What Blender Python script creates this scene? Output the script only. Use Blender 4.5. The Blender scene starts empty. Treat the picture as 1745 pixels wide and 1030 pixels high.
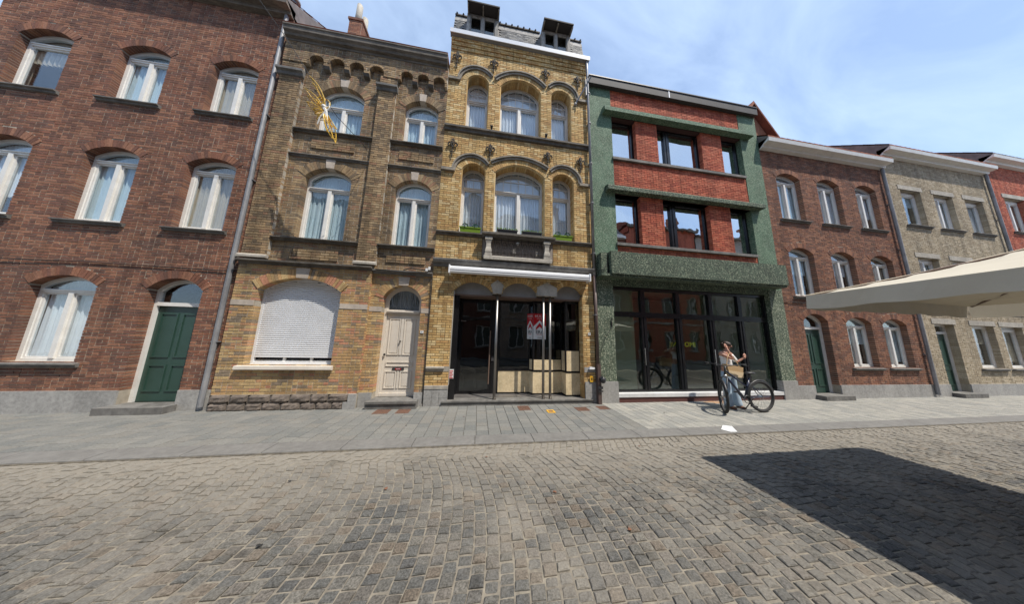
import bpy, bmesh, math, random
from mathutils import Vector, Matrix
from mathutils.geometry import tessellate_polygon
random.seed(11)
U = random.uniform
sc = bpy.context.scene
COL = sc.collection
# ------------------------------------------------------------------ camera, sky, sun, exposure
CAM = Vector((0, -5.85, 1.65))
cd = bpy.data.cameras.new('camera'); cd.sensor_width = 36; cd.lens = 388 / 1745 * 36
cd.clip_start = .05; cd.clip_end = 900
cam = bpy.data.objects.new('camera', cd); COL.objects.link(cam)
rt, up, bk = Vector((.9886947, -.1480016, .0240477)), Vector((-.0463365, -.1490503, .9877434)), Vector((-.1426033, -.9776909, -.1542231))
M = Matrix((rt, up, bk)).transposed().to_4x4(); M.translation = CAM
cam.matrix_world = M; sc.camera = cam
SUN = Vector((1.1, -1, 2.7)).normalized()
sl = bpy.data.lights.new('sun', 'SUN'); sl.energy = 4.2; sl.angle = math.radians(.5); sl.color = (1, .93, .82)
so = bpy.data.objects.new('sun', sl); COL.objects.link(so)
so.rotation_euler = SUN.to_track_quat('Z', 'Y').to_euler(); so.location = (8, -12, 25)
w = bpy.data.worlds.new('World'); sc.world = w; w.use_nodes = True
nt = w.node_tree; N = nt.nodes; Lk = nt.links
bg = N['Background']; bg.inputs[1].default_value = .15
sky = N.new('ShaderNodeTexSky'); sky.sky_type = 'NISHITA'; sky.sun_disc = False
sky.sun_elevation = math.asin(SUN.z); sky.sun_rotation = math.atan2(SUN.x, SUN.y)
sky.air_density = 1.0; sky.dust_density = .3; sky.ozone_density = 2.6
tc = N.new('ShaderNodeTexCoord'); mp = N.new('ShaderNodeMapping')
mp.inputs['Rotation'].default_value = (.3, .5, .9); mp.inputs['Scale'].default_value = (1.3, 3.2, 2.2)
n1 = N.new('ShaderNodeTexNoise'); n1.inputs['Scale'].default_value = 1.5; n1.inputs['Detail'].default_value = 8; n1.inputs['Roughness'].default_value = .56; n1.inputs['Distortion'].default_value = .5
cr = N.new('ShaderNodeValToRGB'); cr.color_ramp.elements[0].position = .36; cr.color_ramp.elements[1].position = .76
cr.color_ramp.elements[0].color = (.3, .3, .3, 1); cr.color_ramp.elements[1].color = (.92, .92, .92, 1)
mx = N.new('ShaderNodeMix'); mx.data_type = 'RGBA'
mx.inputs['B'].default_value = (3.9, 5.0, 6.7, 1)
Lk.new(tc.outputs['Generated'], mp.inputs[0]); Lk.new(mp.outputs[0], n1.inputs['Vector']); Lk.new(n1.outputs[0], cr.inputs[0])
Lk.new(cr.outputs[0], mx.inputs['Factor']); Lk.new(sky.outputs[0], mx.inputs['A']); Lk.new(mx.outputs['Result'], bg.inputs[0])
sc.view_settings.view_transform = 'Standard'; sc.view_settings.look = 'None'; sc.view_settings.gamma = 1
sc.view_settings.exposure = .42; sc.view_settings.use_curve_mapping = False

# ------------------------------------------------------------------ materials
MATS = {}
def newmat(name):
    m = bpy.data.materials.new(name); m.use_nodes = True
    return m, m.node_tree.nodes, m.node_tree.links, m.node_tree.nodes['Principled BSDF']
def ramp(N, cols, const=False):
    r = N.new('ShaderNodeValToRGB'); e = r.color_ramp.elements
    n = len(cols)
    for i, c in enumerate(cols):
        p = i / n if const else (i / max(1, n - 1))
        if i < 2: el = e[i]; el.position = p
        else: el = e.new(p)
        el.color = (*c, 1)
    if const: r.color_ramp.interpolation = 'CONSTANT'
    return r
def noise(N, L, scale, detail=4, rough=.6, vec=None, stretch=None):
    g = N.new('ShaderNodeNewGeometry'); t = N.new('ShaderNodeTexNoise')
    t.inputs['Scale'].default_value = scale; t.inputs['Detail'].default_value = detail; t.inputs['Roughness'].default_value = rough
    if stretch:
        mm = N.new('ShaderNodeMapping'); mm.inputs['Scale'].default_value = stretch
        L.new(g.outputs['Position'], mm.inputs[0]); L.new(mm.outputs[0], t.inputs['Vector'])
    else: L.new(g.outputs['Position'], t.inputs['Vector'])
    return t
def mul(N, L, a, b, f=1.0, mode='MULTIPLY'):
    m = N.new('ShaderNodeMix'); m.data_type = 'RGBA'; m.blend_type = mode
    m.inputs['Factor'].default_value = f
    L.new(a, m.inputs['A']); L.new(b, m.inputs['B'])
    return m.outputs['Result']
def bump(N, L, src, P, strength=.3, dist=.005):
    b = N.new('ShaderNodeBump'); b.inputs['Strength'].default_value = strength; b.inputs['Distance'].default_value = dist
    L.new(src, b.inputs['Height']); L.new(b.outputs[0], P.inputs['Normal'])
def simple(name, c1, c2=None, rough=.7, metal=0, scale=8, bstr=.15, bscale=60, stretch=None, grime=0, spec=.5, coat=0):
    m, N, L, P = newmat(name)
    P.inputs['Roughness'].default_value = rough; P.inputs['Metallic'].default_value = metal
    P.inputs['Specular IOR Level'].default_value = spec; P.inputs['Coat Weight'].default_value = coat
    if c2 is None: c2 = tuple(x * .8 for x in c1)
    t = noise(N, L, scale, 6, .65, stretch=stretch); r = ramp(N, [c2, c1]); r.color_ramp.elements[0].position = .3; r.color_ramp.elements[1].position = .68
    L.new(t.outputs[0], r.inputs[0]); out = r.outputs[0]
    if grime:
        t3 = noise(N, L, 1.7, 6, .7, stretch=(1, 1, .35)); r3 = ramp(N, [(1 - grime,) * 3, (1, 1, 1)]); r3.color_ramp.elements[0].position = .38; r3.color_ramp.elements[1].position = .6
        L.new(t3.outputs[0], r3.inputs[0]); out = mul(N, L, out, r3.outputs[0])
    L.new(out, P.inputs['Base Color'])
    if bstr:
        t2 = noise(N, L, bscale, 4, .6); bump(N, L, t2.outputs[0], P, bstr)
    MATS[name] = m; return m
def brickmat(name, cols, grime=.45, gcol=(.05, .045, .04), gscale=.8, fine=.5, bstr=.6, rough=.88, gpos=(.42, .72), fs=45, streak=.28):
    m, N, L, P = newmat(name)
    P.inputs['Roughness'].default_value = rough; P.inputs['Specular IOR Level'].default_value = .25
    g = N.new('ShaderNodeNewGeometry'); oi = N.new('ShaderNodeObjectInfo')
    a = N.new('ShaderNodeMath'); a.operation = 'ADD'; L.new(g.outputs['Random Per Island'], a.inputs[0]); L.new(oi.outputs['Random'], a.inputs[1])
    f = N.new('ShaderNodeMath'); f.operation = 'FRACT'; L.new(a.outputs[0], f.inputs[0])
    r = ramp(N, cols, True); L.new(f.outputs[0], r.inputs[0])
    t = noise(N, L, fs, 6, .7); r2 = ramp(N, [(1 - fine,) * 3, (1.3, 1.3, 1.3)]); r2.color_ramp.elements[0].position = .25; r2.color_ramp.elements[1].position = .72
    L.new(t.outputs[0], r2.inputs[0]); c = mul(N, L, r.outputs[0], r2.outputs[0])
    t3 = noise(N, L, gscale, 8, .68, stretch=(1, 1, .6)); r3 = ramp(N, [(0, 0, 0), (grime,) * 3]); r3.color_ramp.elements[0].position = gpos[0]; r3.color_ramp.elements[1].position = gpos[1]
    L.new(t3.outputs[0], r3.inputs[0])
    if streak:
        t5 = noise(N, L, 2.4, 5, .65, stretch=(1.6, 1.6, .14)); r5 = ramp(N, [(1 - streak,) * 3, (1.06, 1.06, 1.06)]); r5.color_ramp.elements[0].position = .36; r5.color_ramp.elements[1].position = .56
        L.new(t5.outputs[0], r5.inputs[0]); c = mul(N, L, c, r5.outputs[0])
    mm = N.new('ShaderNodeMix'); mm.data_type = 'RGBA'; mm.inputs['B'].default_value = (*gcol, 1)
    L.new(r3.outputs[0], mm.inputs['Factor']); L.new(c, mm.inputs['A']); L.new(mm.outputs['Result'], P.inputs['Base Color'])
    t4 = noise(N, L, 70, 5, .7); bump(N, L, t4.outputs[0], P, bstr, .006)
    MATS[name] = m; return m
def glassmat(name, tint=(.6, .66, .68), f0=.05):
    m, N, L, P = newmat(name); N.remove(P)
    o = N['Material Output']; tr = N.new('ShaderNodeBsdfTransparent'); tr.inputs[0].default_value = (*tint, 1)
    gl = N.new('ShaderNodeBsdfGlossy'); gl.inputs['Roughness'].default_value = .0; gl.inputs['Color'].default_value = (.95, .98, 1, 1)
    lw = N.new('ShaderNodeLayerWeight'); lw.inputs['Blend'].default_value = .5
    pw = N.new('ShaderNodeMath'); pw.operation = 'POWER'; pw.inputs[1].default_value = 4.5; L.new(lw.outputs['Facing'], pw.inputs[0])
    mu = N.new('ShaderNodeMath'); mu.operation = 'MULTIPLY_ADD'; mu.inputs[1].default_value = 1 - f0; mu.inputs[2].default_value = f0; mu.use_clamp = True; L.new(pw.outputs[0], mu.inputs[0])
    ms = N.new('ShaderNodeMixShader'); L.new(mu.outputs[0], ms.inputs[0]); L.new(tr.outputs[0], ms.inputs[1]); L.new(gl.outputs[0], ms.inputs[2])
    t = noise(N, L, 1.3, 2, .5); b = N.new('ShaderNodeBump'); b.inputs['Strength'].default_value = .12; b.inputs['Distance'].default_value = .05
    L.new(t.outputs[0], b.inputs['Height']); L.new(b.outputs[0], gl.inputs['Normal'])
    L.new(ms.outputs[0], o.inputs[0]); MATS[name] = m; return m

OCH = [(.6, .395, .165), (.68, .475, .22), (.55, .35, .145), (.72, .54, .28), (.63, .415, .175), (.48, .3, .13), (.66, .445, .19), (.74, .57, .31), (.56, .335, .14), (.68, .48, .225)]
brickmat('yellow_brick', OCH, grime=.4, gcol=(.15, .1, .045), gscale=1.1, fine=.42)
SOOT = [(.37, .255, .145), (.29, .205, .12), (.42, .295, .165), (.24, .172, .108), (.34, .225, .13), (.4, .27, .15), (.22, .162, .105), (.44, .325, .195), (.34, .245, .145), (.35, .205, .125)]
brickmat('sooty_brick', SOOT, grime=.6, gcol=(.07, .058, .045), gscale=.9, streak=.4)
LOW = [(.5, .32, .15), (.57, .4, .2), (.54, .3, .16), (.43, .29, .14), (.52, .25, .15), (.38, .26, .14), (.58, .41, .2), (.5, .31, .145), (.3, .23, .16), (.55, .34, .16)]
brickmat('cleaned_brick', LOW, grime=.28, gscale=1.4)
RED = [(.46, .115, .065), (.48, .14, .08), (.38, .095, .055), (.51, .16, .095), (.41, .12, .07), (.33, .08, .05)]
brickmat('red_brick', RED, grime=.14, fine=.3, bstr=.3)
BRN = [(.25, .11, .07), (.3, .14, .085), (.21, .1, .07), (.33, .16, .1), (.18, .09, .065)]
brickmat('brown_brick', BRN, grime=.35)
BGE = [(.5, .42, .3), (.45, .37, .26), (.54, .46, .34), (.4, .33, .23)]
brickmat('beige_brick', BGE, grime=.35)
cm_ = brickmat('cobble_stone', [(.15, .144, .13), (.17, .162, .146), (.132, .13, .122), (.2, .188, .165), (.155, .143, .127), (.14, .139, .131), (.182, .165, .145), (.16, .152, .139), (.12, .119, .115), (.18, .15, .12)], grime=.62, gcol=(.3, .272, .228), gscale=.55, fine=.9, bstr=1, rough=.88, gpos=(.47, .66), fs=75, streak=0)
def dust(m):
    N, L = m.node_tree.nodes, m.node_tree.links; P = N['Principled BSDF']; src = P.inputs['Base Color'].links[0].from_socket
    g = N.new('ShaderNodeNewGeometry'); sp = N.new('ShaderNodeSeparateXYZ'); L.new(g.outputs['Position'], sp.inputs[0])
    t = noise(N, L, .9, 6, .7); a = N.new('ShaderNodeMath'); a.operation = 'MULTIPLY_ADD'; a.inputs[1].default_value = 2.6; L.new(t.outputs[0], a.inputs[0]); L.new(sp.outputs['Y'], a.inputs[2])
    mr = N.new('ShaderNodeMapRange'); mr.inputs['From Min'].default_value = -2.2; mr.inputs['From Max'].default_value = -.9; mr.inputs['To Max'].default_value = .78; L.new(a.outputs[0], mr.inputs[0])
    t2 = noise(N, L, 160, 3, .8); r2 = ramp(N, [(.19, .172, .145), (.33, .302, .255)]); L.new(t2.outputs[0], r2.inputs[0])
    mm = N.new('ShaderNodeMix'); mm.data_type = 'RGBA'; L.new(mr.outputs[0], mm.inputs['Factor']); L.new(src, mm.inputs['A']); L.new(r2.outputs[0], mm.inputs['B'])
    t3 = noise(N, L, 3.1, 5, .6); r3 = ramp(N, [(.55, .54, .52), (1, 1, 1)]); r3.color_ramp.elements[0].position = .3; r3.color_ramp.elements[1].position = .42; L.new(t3.outputs[0], r3.inputs[0])
    L.new(mul(N, L, mm.outputs['Result'], r3.outputs[0], .8), P.inputs['Base Color'])
dust(cm_)
brickmat('paver_stone', [(.178, .178, .166), (.163, .165, .156), (.195, .192, .176), (.15, .154, .147), (.184, .178, .161), (.17, .171, .159)], grime=.4, gcol=(.24, .23, .21), gscale=1.0, fine=.4, bstr=.25, rough=.8, streak=0)
brickmat('pale_paver', [(.27, .265, .24), (.245, .243, .225), (.3, .29, .262), (.225, .225, .21)], grime=.4, gcol=(.38, .355, .3), gscale=1.2, fine=.4, bstr=.25, rough=.8, streak=0)
brickmat('slate', [(.15, .155, .16), (.2, .2, .2), (.25, .245, .235), (.12, .125, .135), (.3, .29, .27)], grime=.3, fine=.4, bstr=.3, rough=.6)
brickmat('clay_tile', [(.36, .12, .07), (.3, .1, .065), (.24, .09, .06), (.4, .15, .09)], grime=.4)
simple('mortar', (.52, .46, .37), (.32, .28, .22), .95, scale=6, grime=.3)
simple('dark_mortar', (.26, .19, .1), (.13, .09, .05), .95, scale=6, grime=.3)
simple('sooty_mortar', (.55, .5, .42), (.3, .27, .22), .95, scale=4, grime=.3)
simple('red_mortar', (.07, .03, .025), (.05, .025, .02), .95, scale=6)
simple('joint_sand', (.27, .24, .19), (.12, .106, .088), .95, scale=14, bstr=.6, bscale=120)
simple('hood_stone', (.34, .3, .24), (.2, .175, .145), .8, scale=9, grime=.45)
simple('blue_stone', (.22, .21, .195), (.115, .11, .102), .75, scale=9, grime=.4)
simple('dark_stone', (.17, .15, .125), (.075, .066, .056), .8, scale=9, grime=.35)
simple('pale_stone', (.5, .46, .39), (.33, .3, .26), .8, scale=12, grime=.25)
simple('pink_stone', (.56, .48, .4), (.42, .36, .3), .8, scale=12, grime=.2)
simple('rock_stone', (.24, .195, .16), (.11, .09, .078), .9, scale=14, bstr=1, bscale=22, grime=.3)
simple('grey_plinth', (.42, .41, .39), (.27, .262, .25), .75, scale=20, grime=.25)
simple('weathered_wood', (.25, .215, .175), (.1, .088, .074), .85, scale=7, stretch=(1, 4, 10), bstr=.4, bscale=30, grime=.35)
simple('dormer_wood', (.45, .43, .4), (.2, .185, .17), .8, scale=9, stretch=(3, 3, 1), grime=.4)
simple('white_paint', (.8, .79, .76), (.7, .68, .64), .45, scale=6, bstr=.05, grime=.08)
simple('cream_paint', (.72, .66, .58), (.64, .58, .5), .5, scale=5, bstr=.06, grime=.1)
simple('white_metal', (.85, .86, .88), (.8, .81, .83), .35, scale=3, bstr=0)
simple('dark_metal', (.09, .085, .085), (.05, .048, .048), .5, metal=.3, scale=8, bstr=.1)
simple('zinc', (.36, .36, .37), (.22, .22, .23), .55, metal=.35, scale=3, grime=.3)
simple('grey_metal', (.06, .058, .06), (.042, .041, .044), .75, metal=.0, scale=2.5, grime=.25, bstr=.05)
simple('steel', (.36, .34, .32), (.26, .245, .23), .4, metal=1, scale=30, stretch=(1, 1, .05), bstr=0)
simple('brown_pipe', (.11, .07, .06), (.07, .048, .042), .5, scale=8, bstr=.05)
simple('wrought_iron', (.025, .02, .018), (.015, .012, .011), .8, scale=20)
simple('black_frame', (.012, .012, .014), (.008, .008, .009), .25, scale=5, bstr=0)
simple('grey_panel', (.27, .27, .27), (.21, .21, .21), .6, scale=4, bstr=.03)
simple('back_stone', (.3, .26, .23), (.2, .17, .15), .85, scale=6)
simple('brown_wood', (.2, .13, .095), (.13, .085, .065), .6, scale=8, stretch=(1, 8, 8))
simple('tile_floor', (.15, .14, .135), (.08, .078, .076), .35, scale=5, bstr=.05)
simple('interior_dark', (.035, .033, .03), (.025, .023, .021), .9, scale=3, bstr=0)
simple('interior_grey', (.15, .16, .13), (.11, .12, .1), .9, scale=2, bstr=0)
simple('interior_pale', (.5, .53, .45), (.44, .47, .4), .9, scale=2, bstr=0)
simple('curtain', (.88, .89, .9), (.8, .82, .84), .9, scale=3, bstr=0)
simple('blue_curtain', (.66, .76, .78), (.56, .67, .7), .9, scale=3, bstr=0)
simple('beige_curtain', (.6, .52, .4), (.5, .43, .33), .9, scale=3, bstr=0)
simple('shutter_paint', (.72, .73, .75), (.66, .67, .69), .45, scale=5, bstr=0, grime=.05)
simple('green_plastic', (.19, .3, .02), (.15, .25, .015), .4, scale=4, bstr=0)
simple('black_plastic', (.03, .03, .033), (.02, .02, .022), .45, scale=4, bstr=0)
simple('leaf_green', (.08, .22, .05), (.04, .13, .03), .7, scale=40)
simple('lime_leaf', (.2, .34, .04), (.11, .22, .03), .7, scale=40)
simple('blue_leaf', (.05, .16, .11), (.02, .08, .06), .7, scale=60)
simple('gold_wire', (.75, .48, .06), (.6, .36, .04), .4, scale=20, bstr=0)
simple('silver_wire', (.75, .74, .7), (.6, .58, .54), .4, scale=20, bstr=0)
simple('cable_black', (.02, .02, .02), None, .7, bstr=0)
simple('red_print', (.5, .005, .012), (.46, .004, .01), .4, bstr=0)
simple('white_print', (.75, .76, .76), (.7, .71, .71), .5, bstr=0)
simple('black_print', (.02, .02, .02), None, .5, bstr=0)
simple('grey_print', (.2, .2, .19), None, .5, bstr=0)
simple('yellow_print', (.5, .55, .02), None, .5, bstr=0)
simple('yellow_enamel', (.75, .42, .03), (.65, .35, .03), .5, bstr=0)
simple('rust_iron', (.19, .095, .06), (.1, .06, .045), .85, scale=25, bstr=.4)
simple('sand_patch', (.4, .25, .15), (.28, .17, .1), .95, scale=25, bstr=.8, bscale=90)
simple('white_sill', (.72, .72, .72), (.6, .6, .6), .5, scale=8, grime=.12)
simple('red_base', (.11, .04, .032), (.08, .03, .026), .7, scale=6)
simple('skin', (.5, .26, .18), (.44, .22, .15), .5, scale=12, bstr=0)
simple('hair', (.05, .028, .018), (.025, .014, .01), .6, scale=80, stretch=(1, 1, .2), bstr=.3)
simple('white_cloth', (.78, .78, .78), (.7, .7, .71), .9, scale=12, bstr=.3, bscale=25)
simple('denim', (.4, .5, .6), (.28, .37, .47), .9, scale=9, bstr=.4, bscale=30)
simple('navy_paint', (.02, .025, .06), None, .3, bstr=0, coat=.5)
simple('straw_bag', (.5, .34, .18), (.4, .26, .13), .9, scale=60, bstr=.4)
simple('pale_bag', (.66, .52, .34), (.58, .45, .28), .9, scale=60, bstr=.4)
simple('parasol_cloth', (.68, .63, .52), (.62, .57, .47), .9, scale=4, bstr=.1)
def translucent(name, f):
    m = MATS[name]; N, L = m.node_tree.nodes, m.node_tree.links; P = N['Principled BSDF']; t = N.new('ShaderNodeBsdfTranslucent'); ms = N.new('ShaderNodeMixShader'); ms.inputs[0].default_value = f
    L.new(P.inputs['Base Color'].links[0].from_socket, t.inputs[0]); L.new(P.outputs[0], ms.inputs[1]); L.new(t.outputs[0], ms.inputs[2]); L.new(ms.outputs[0], N['Material Output'].inputs[0])
translucent('parasol_cloth', .22)
simple('leather', (.2, .09, .05), None, .6, bstr=0)
simple('rubber', (.03, .03, .03), (.02, .02, .02), .8, scale=30)
simple('chrome', (.7, .7, .7), None, .15, metal=1, bstr=0)
simple('car_paint', (.035, .038, .042), (.032, .034, .038), .25, bstr=0, coat=1)
simple('car_glass_dark', (.012, .014, .016), None, .06, bstr=0, coat=1)
simple('chrome_dull', (.12, .12, .125), None, .4, metal=.5, bstr=0)
simple('light_lens', (.25, .25, .26), None, .1, bstr=0, coat=.5)
simple('brown_render', (.5, .4, .32), (.42, .33, .26), .9, scale=2, grime=.2)
simple('roof_lead', (.22, .2, .19), (.12, .11, .105), .7, scale=6)
glassmat('window_glass', (.93, .96, .98), .07)
glassmat('clear_shop_glass', (.88, .92, .87), .11)
glassmat('shop_glass', (.6, .62, .61), .08)
glassmat('mirror_glass', (.4, .44, .46), .62)
# pebbledash, terrazzo
def pebble(name, dark, mid, pale, scale, lo=.0, bs=1.0):
    m, N, L, P = newmat(name); P.inputs['Roughness'].default_value = .8
    g = N.new('ShaderNodeNewGeometry'); v = N.new('ShaderNodeTexVoronoi'); v.inputs['Scale'].default_value = scale
    L.new(g.outputs['Position'], v.inputs['Vector'])
    sp = N.new('ShaderNodeSeparateColor'); L.new(v.outputs['Color'], sp.inputs[0])
    r = ramp(N, [dark, mid, mid, dark, pale, mid, dark, mid], True); L.new(sp.outputs[0], r.inputs[0])
    t3 = noise(N, L, 2.2, 6, .7); r3 = ramp(N, [(.72, .72, .7), (1.08, 1.08, 1.08)]); L.new(t3.outputs[0], r3.inputs[0])
    r3.color_ramp.elements[0].position = .35; r3.color_ramp.elements[1].position = .6
    L.new(mul(N, L, r.outputs[0], r3.outputs[0]), P.inputs['Base Color'])
    bump(N, L, v.outputs['Distance'], P, bs, .01); MATS[name] = m
pebble('green_pebbledash', (.065, .125, .075), (.12, .205, .13), (.33, .4, .3), 80)
pebble('weathered_pebbledash', (.06, .085, .055), (.14, .175, .12), (.42, .44, .33), 55)
pebble('dark_pebbledash', (.03, .045, .03), (.08, .115, .075), (.28, .32, .22), 55)
pebble('terrazzo', (.64, .5, .3), (.76, .62, .4), (.8, .68, .47), 90, bs=.03)

# ------------------------------------------------------------------ mesh helpers
class MB:
    def __init__(s): s.v = []; s.f = []
    def add(s, vs, fs):
        o = len(s.v); s.v += [tuple(v) for v in vs]; s.f += [tuple(i + o for i in f) for f in fs]; return s
    def box(s, x0, x1, y0, y1, z0, z1):
        return s.add([(x0, y0, z0), (x1, y0, z0), (x1, y1, z0), (x0, y1, z0), (x0, y0, z1), (x1, y0, z1), (x1, y1, z1), (x0, y1, z1)],
                     [(0, 3, 2, 1), (4, 5, 6, 7), (0, 1, 5, 4), (1, 2, 6, 5), (2, 3, 7, 6), (3, 0, 4, 7)])
    def prism(s, poly, a, b, ax):  # poly in the other two axes, extruded a..b along ax
        n = len(poly); mk = {'x': lambda p, t: (t, p[0], p[1]), 'y': lambda p, t: (p[0], t, p[1]), 'z': lambda p, t: (p[0], p[1], t)}[ax]
        vs = [mk(p, a) for p in poly] + [mk(p, b) for p in poly]
        return s.add(vs, [tuple(range(n))[::-1], tuple(range(n, 2 * n))] + [(i, (i + 1) % n, n + (i + 1) % n, n + i) for i in range(n)])
    def ring(s, outer, inner, y0, y1, closed=True):
        n = len(outer); vs = [(p[0], y0, p[1]) for p in outer] + [(p[0], y0, p[1]) for p in inner] + [(p[0], y1, p[1]) for p in outer] + [(p[0], y1, p[1]) for p in inner]
        fs = []
        for i in range(n if closed else n - 1):
            j = (i + 1) % n
            fs += [(i, j, n + j, n + i), (n + i, n + j, 3 * n + j, 3 * n + i), (2 * n + i, 3 * n + i, 3 * n + j, 2 * n + j), (i, 2 * n + i, 2 * n + j, j)]
        return s.add(vs, fs)
    def tube(s, pts, r, n=8, closed=False, cap=True):
        pts = [Vector(p) for p in pts]; m = len(pts); o = len(s.v); rs = r if isinstance(r, (list, tuple)) else [r] * m
        prev = None
        for i, p in enumerate(pts):
            a = pts[i - 1] if (i or closed) else pts[0]; b = pts[(i + 1) % m] if (i < m - 1 or closed) else pts[-1]
            t = (b - a).normalized(); ref = prev if prev is not None else (Vector((0, 0, 1)) if abs(t.z) < .9 else Vector((1, 0, 0)))
            u = (ref - t * ref.dot(t)).normalized(); prev = u; q = t.cross(u)
            for k in range(n):
                an = 2 * math.pi * k / n; s.v.append(tuple(p + (u * math.cos(an) + q * math.sin(an)) * rs[i]))
        for i in range(m if closed else m - 1):
            j = (i + 1) % m
            for k in range(n): s.f.append((o + i * n + k, o + i * n + (k + 1) % n, o + j * n + (k + 1) % n, o + j * n + k))
        if cap and not closed: s.f.append(tuple(o + k for k in range(n))[::-1]); s.f.append(tuple(o + (m - 1) * n + k for k in range(n)))
        return s
    def ball(s, c, rx, ry=None, rz=None, n=10, m=7):
        ry = ry or rx; rz = rz or rx; o = len(s.v)
        for i in range(m + 1):
            th = math.pi * i / m
            for k in range(n):
                ph = 2 * math.pi * k / n; s.v.append((c[0] + rx * math.sin(th) * math.cos(ph), c[1] + ry * math.sin(th) * math.sin(ph), c[2] + rz * math.cos(th)))
        for i in range(m):
            for k in range(n): s.f.append((o + i * n + k, o + (i + 1) * n + k, o + (i + 1) * n + (k + 1) % n, o + i * n + (k + 1) % n))
        return s
    def build(s, name, mat, parent=None, smooth=False, kind=None, label=None):
        me = bpy.data.meshes.new(name); me.from_pydata(s.v, [], s.f); me.materials.append(MATS[mat])
        bm = bmesh.new(); bm.from_mesh(me); bmesh.ops.recalc_face_normals(bm, faces=bm.faces); bm.to_mesh(me); bm.free()
        if smooth:
            for p in me.polygons: p.use_smooth = True
        return link(name, me, parent, kind, label)
def link(name, me, parent=None, kind=None, label=None):
    o = bpy.data.objects.new(name, me); COL.objects.link(o)
    if parent:
        o.parent = parent; o.matrix_parent_inverse = parent_inv(parent)
    if kind: o['kind'] = kind
    if label: o['label'] = label
    return o
def parent_inv(p):
    m = Matrix.Translation(p.location) @ p.rotation_euler.to_matrix().to_4x4()
    q = p
    while q.parent:
        m = q.matrix_parent_inverse @ m; q = q.parent
        m = Matrix.Translation(q.location) @ q.rotation_euler.to_matrix().to_4x4() @ m
    return m.inverted()
def thing(name, label, cat, loc=(0, 0, 0), group=None):
    o = bpy.data.objects.new(name, None); o.empty_display_size = .2; COL.objects.link(o); o.location = loc
    o['label'] = label; o['category'] = cat
    if group: o['group'] = group
    return o
def tag(o, label, cat, group=None):
    o['label'] = label; o['category'] = cat
    if group: o['group'] = group
    return o
def text(s, name, mat, parent, loc, size, rot=(math.pi / 2, 0, 0), depth=.001, mirror=False, align='CENTER', sx=1):
    cu = bpy.data.curves.new(name, 'FONT'); cu.body = s; cu.size = size; cu.extrude = depth; cu.align_x = align; cu.align_y = 'CENTER'; cu.resolution_u = 2
    o = bpy.data.objects.new(name, cu); me = bpy.data.meshes.new_from_object(o); bpy.data.objects.remove(o)
    me.name = name
    T = Matrix.Translation(loc) @ (Matrix.Rotation(rot[2], 4, 'Z') @ Matrix.Rotation(rot[0], 4, 'X')) @ Matrix.Diagonal((-sx if mirror else sx, 1, 1, 1))
    me.transform(T); me.materials.clear(); me.materials.append(MATS[mat]); return link(name, me, parent)
def at(x, z, Y=0.0):
    k = (5.85 + Y) / 5.85; return x * k, 1.65 + (z - 1.65) * k

# arch openings
class Op:
    def __init__(s, x0, x1, z0, zs, zc=None, t=.0, reveal=.28, key=None, kind=''):
        s.x0, s.x1, s.z0, s.zs, s.zc, s.t, s.rv, s.key, s.kind = x0, x1, z0, zs, zc if zc else zs, t, reveal, key, kind
        s.cx = (x0 + x1) / 2; s.w = (x1 - x0) / 2; h = s.zc - s.zs
        if h > .005:
            s.R = (s.w ** 2 + h * h) / (2 * h); s.cz = s.zc - s.R; s.a = math.asin(min(1, s.w / s.R))
            if h > s.w: s.a = math.pi / 2
        else: s.R = None
    def top(s, x):
        if not s.R: return s.zs
        d = s.R ** 2 - (x - s.cx) ** 2; return s.cz + math.sqrt(max(d, 0))
    def outline(s, n=14):
        p = [(s.x0, s.z0), (s.x1, s.z0)]
        if not s.R: return p + [(s.x1, s.zs), (s.x0, s.zs)]
        for i in range(n + 1):
            a = s.a - 2 * s.a * i / n; p.append((s.cx + s.R * math.sin(a), s.cz + s.R * math.cos(a)))
        return p
    def inset(s, d, db=None, dt=None):
        db = d if db is None else db; dt = d if dt is None else dt
        o = Op(s.x0 + d, s.x1 - d, s.z0 + db, s.zs, s.zc - dt if s.R else s.zs - dt)
        if s.R:
            o.R = s.R - dt; o.cz = s.cz; o.zc = s.zc - dt; o.a = math.asin(min(1, o.w / o.R)); o.zs = o.cz + o.R * math.cos(o.a)
        else: o.zs = s.zs - dt; o.zc = o.zs
        return o
    def block(s, z, t=None):
        t = s.t if t is None else t
        if z < s.z0: return None
        if z < s.zs: return (s.x0, s.x1, True)
        if not s.R: return (s.x0, s.x1, False) if z < s.zs + t else None
        d = (s.R + t) ** 2 - (z - s.cz) ** 2
        if d <= 0: return None
        w = math.sqrt(d)
        if s.a < math.pi / 2 - .01 and t: w = min(w, (z - s.cz) * math.tan(s.a))
        return (s.cx - w, s.cx + w, False)
STORE = {}
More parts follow.
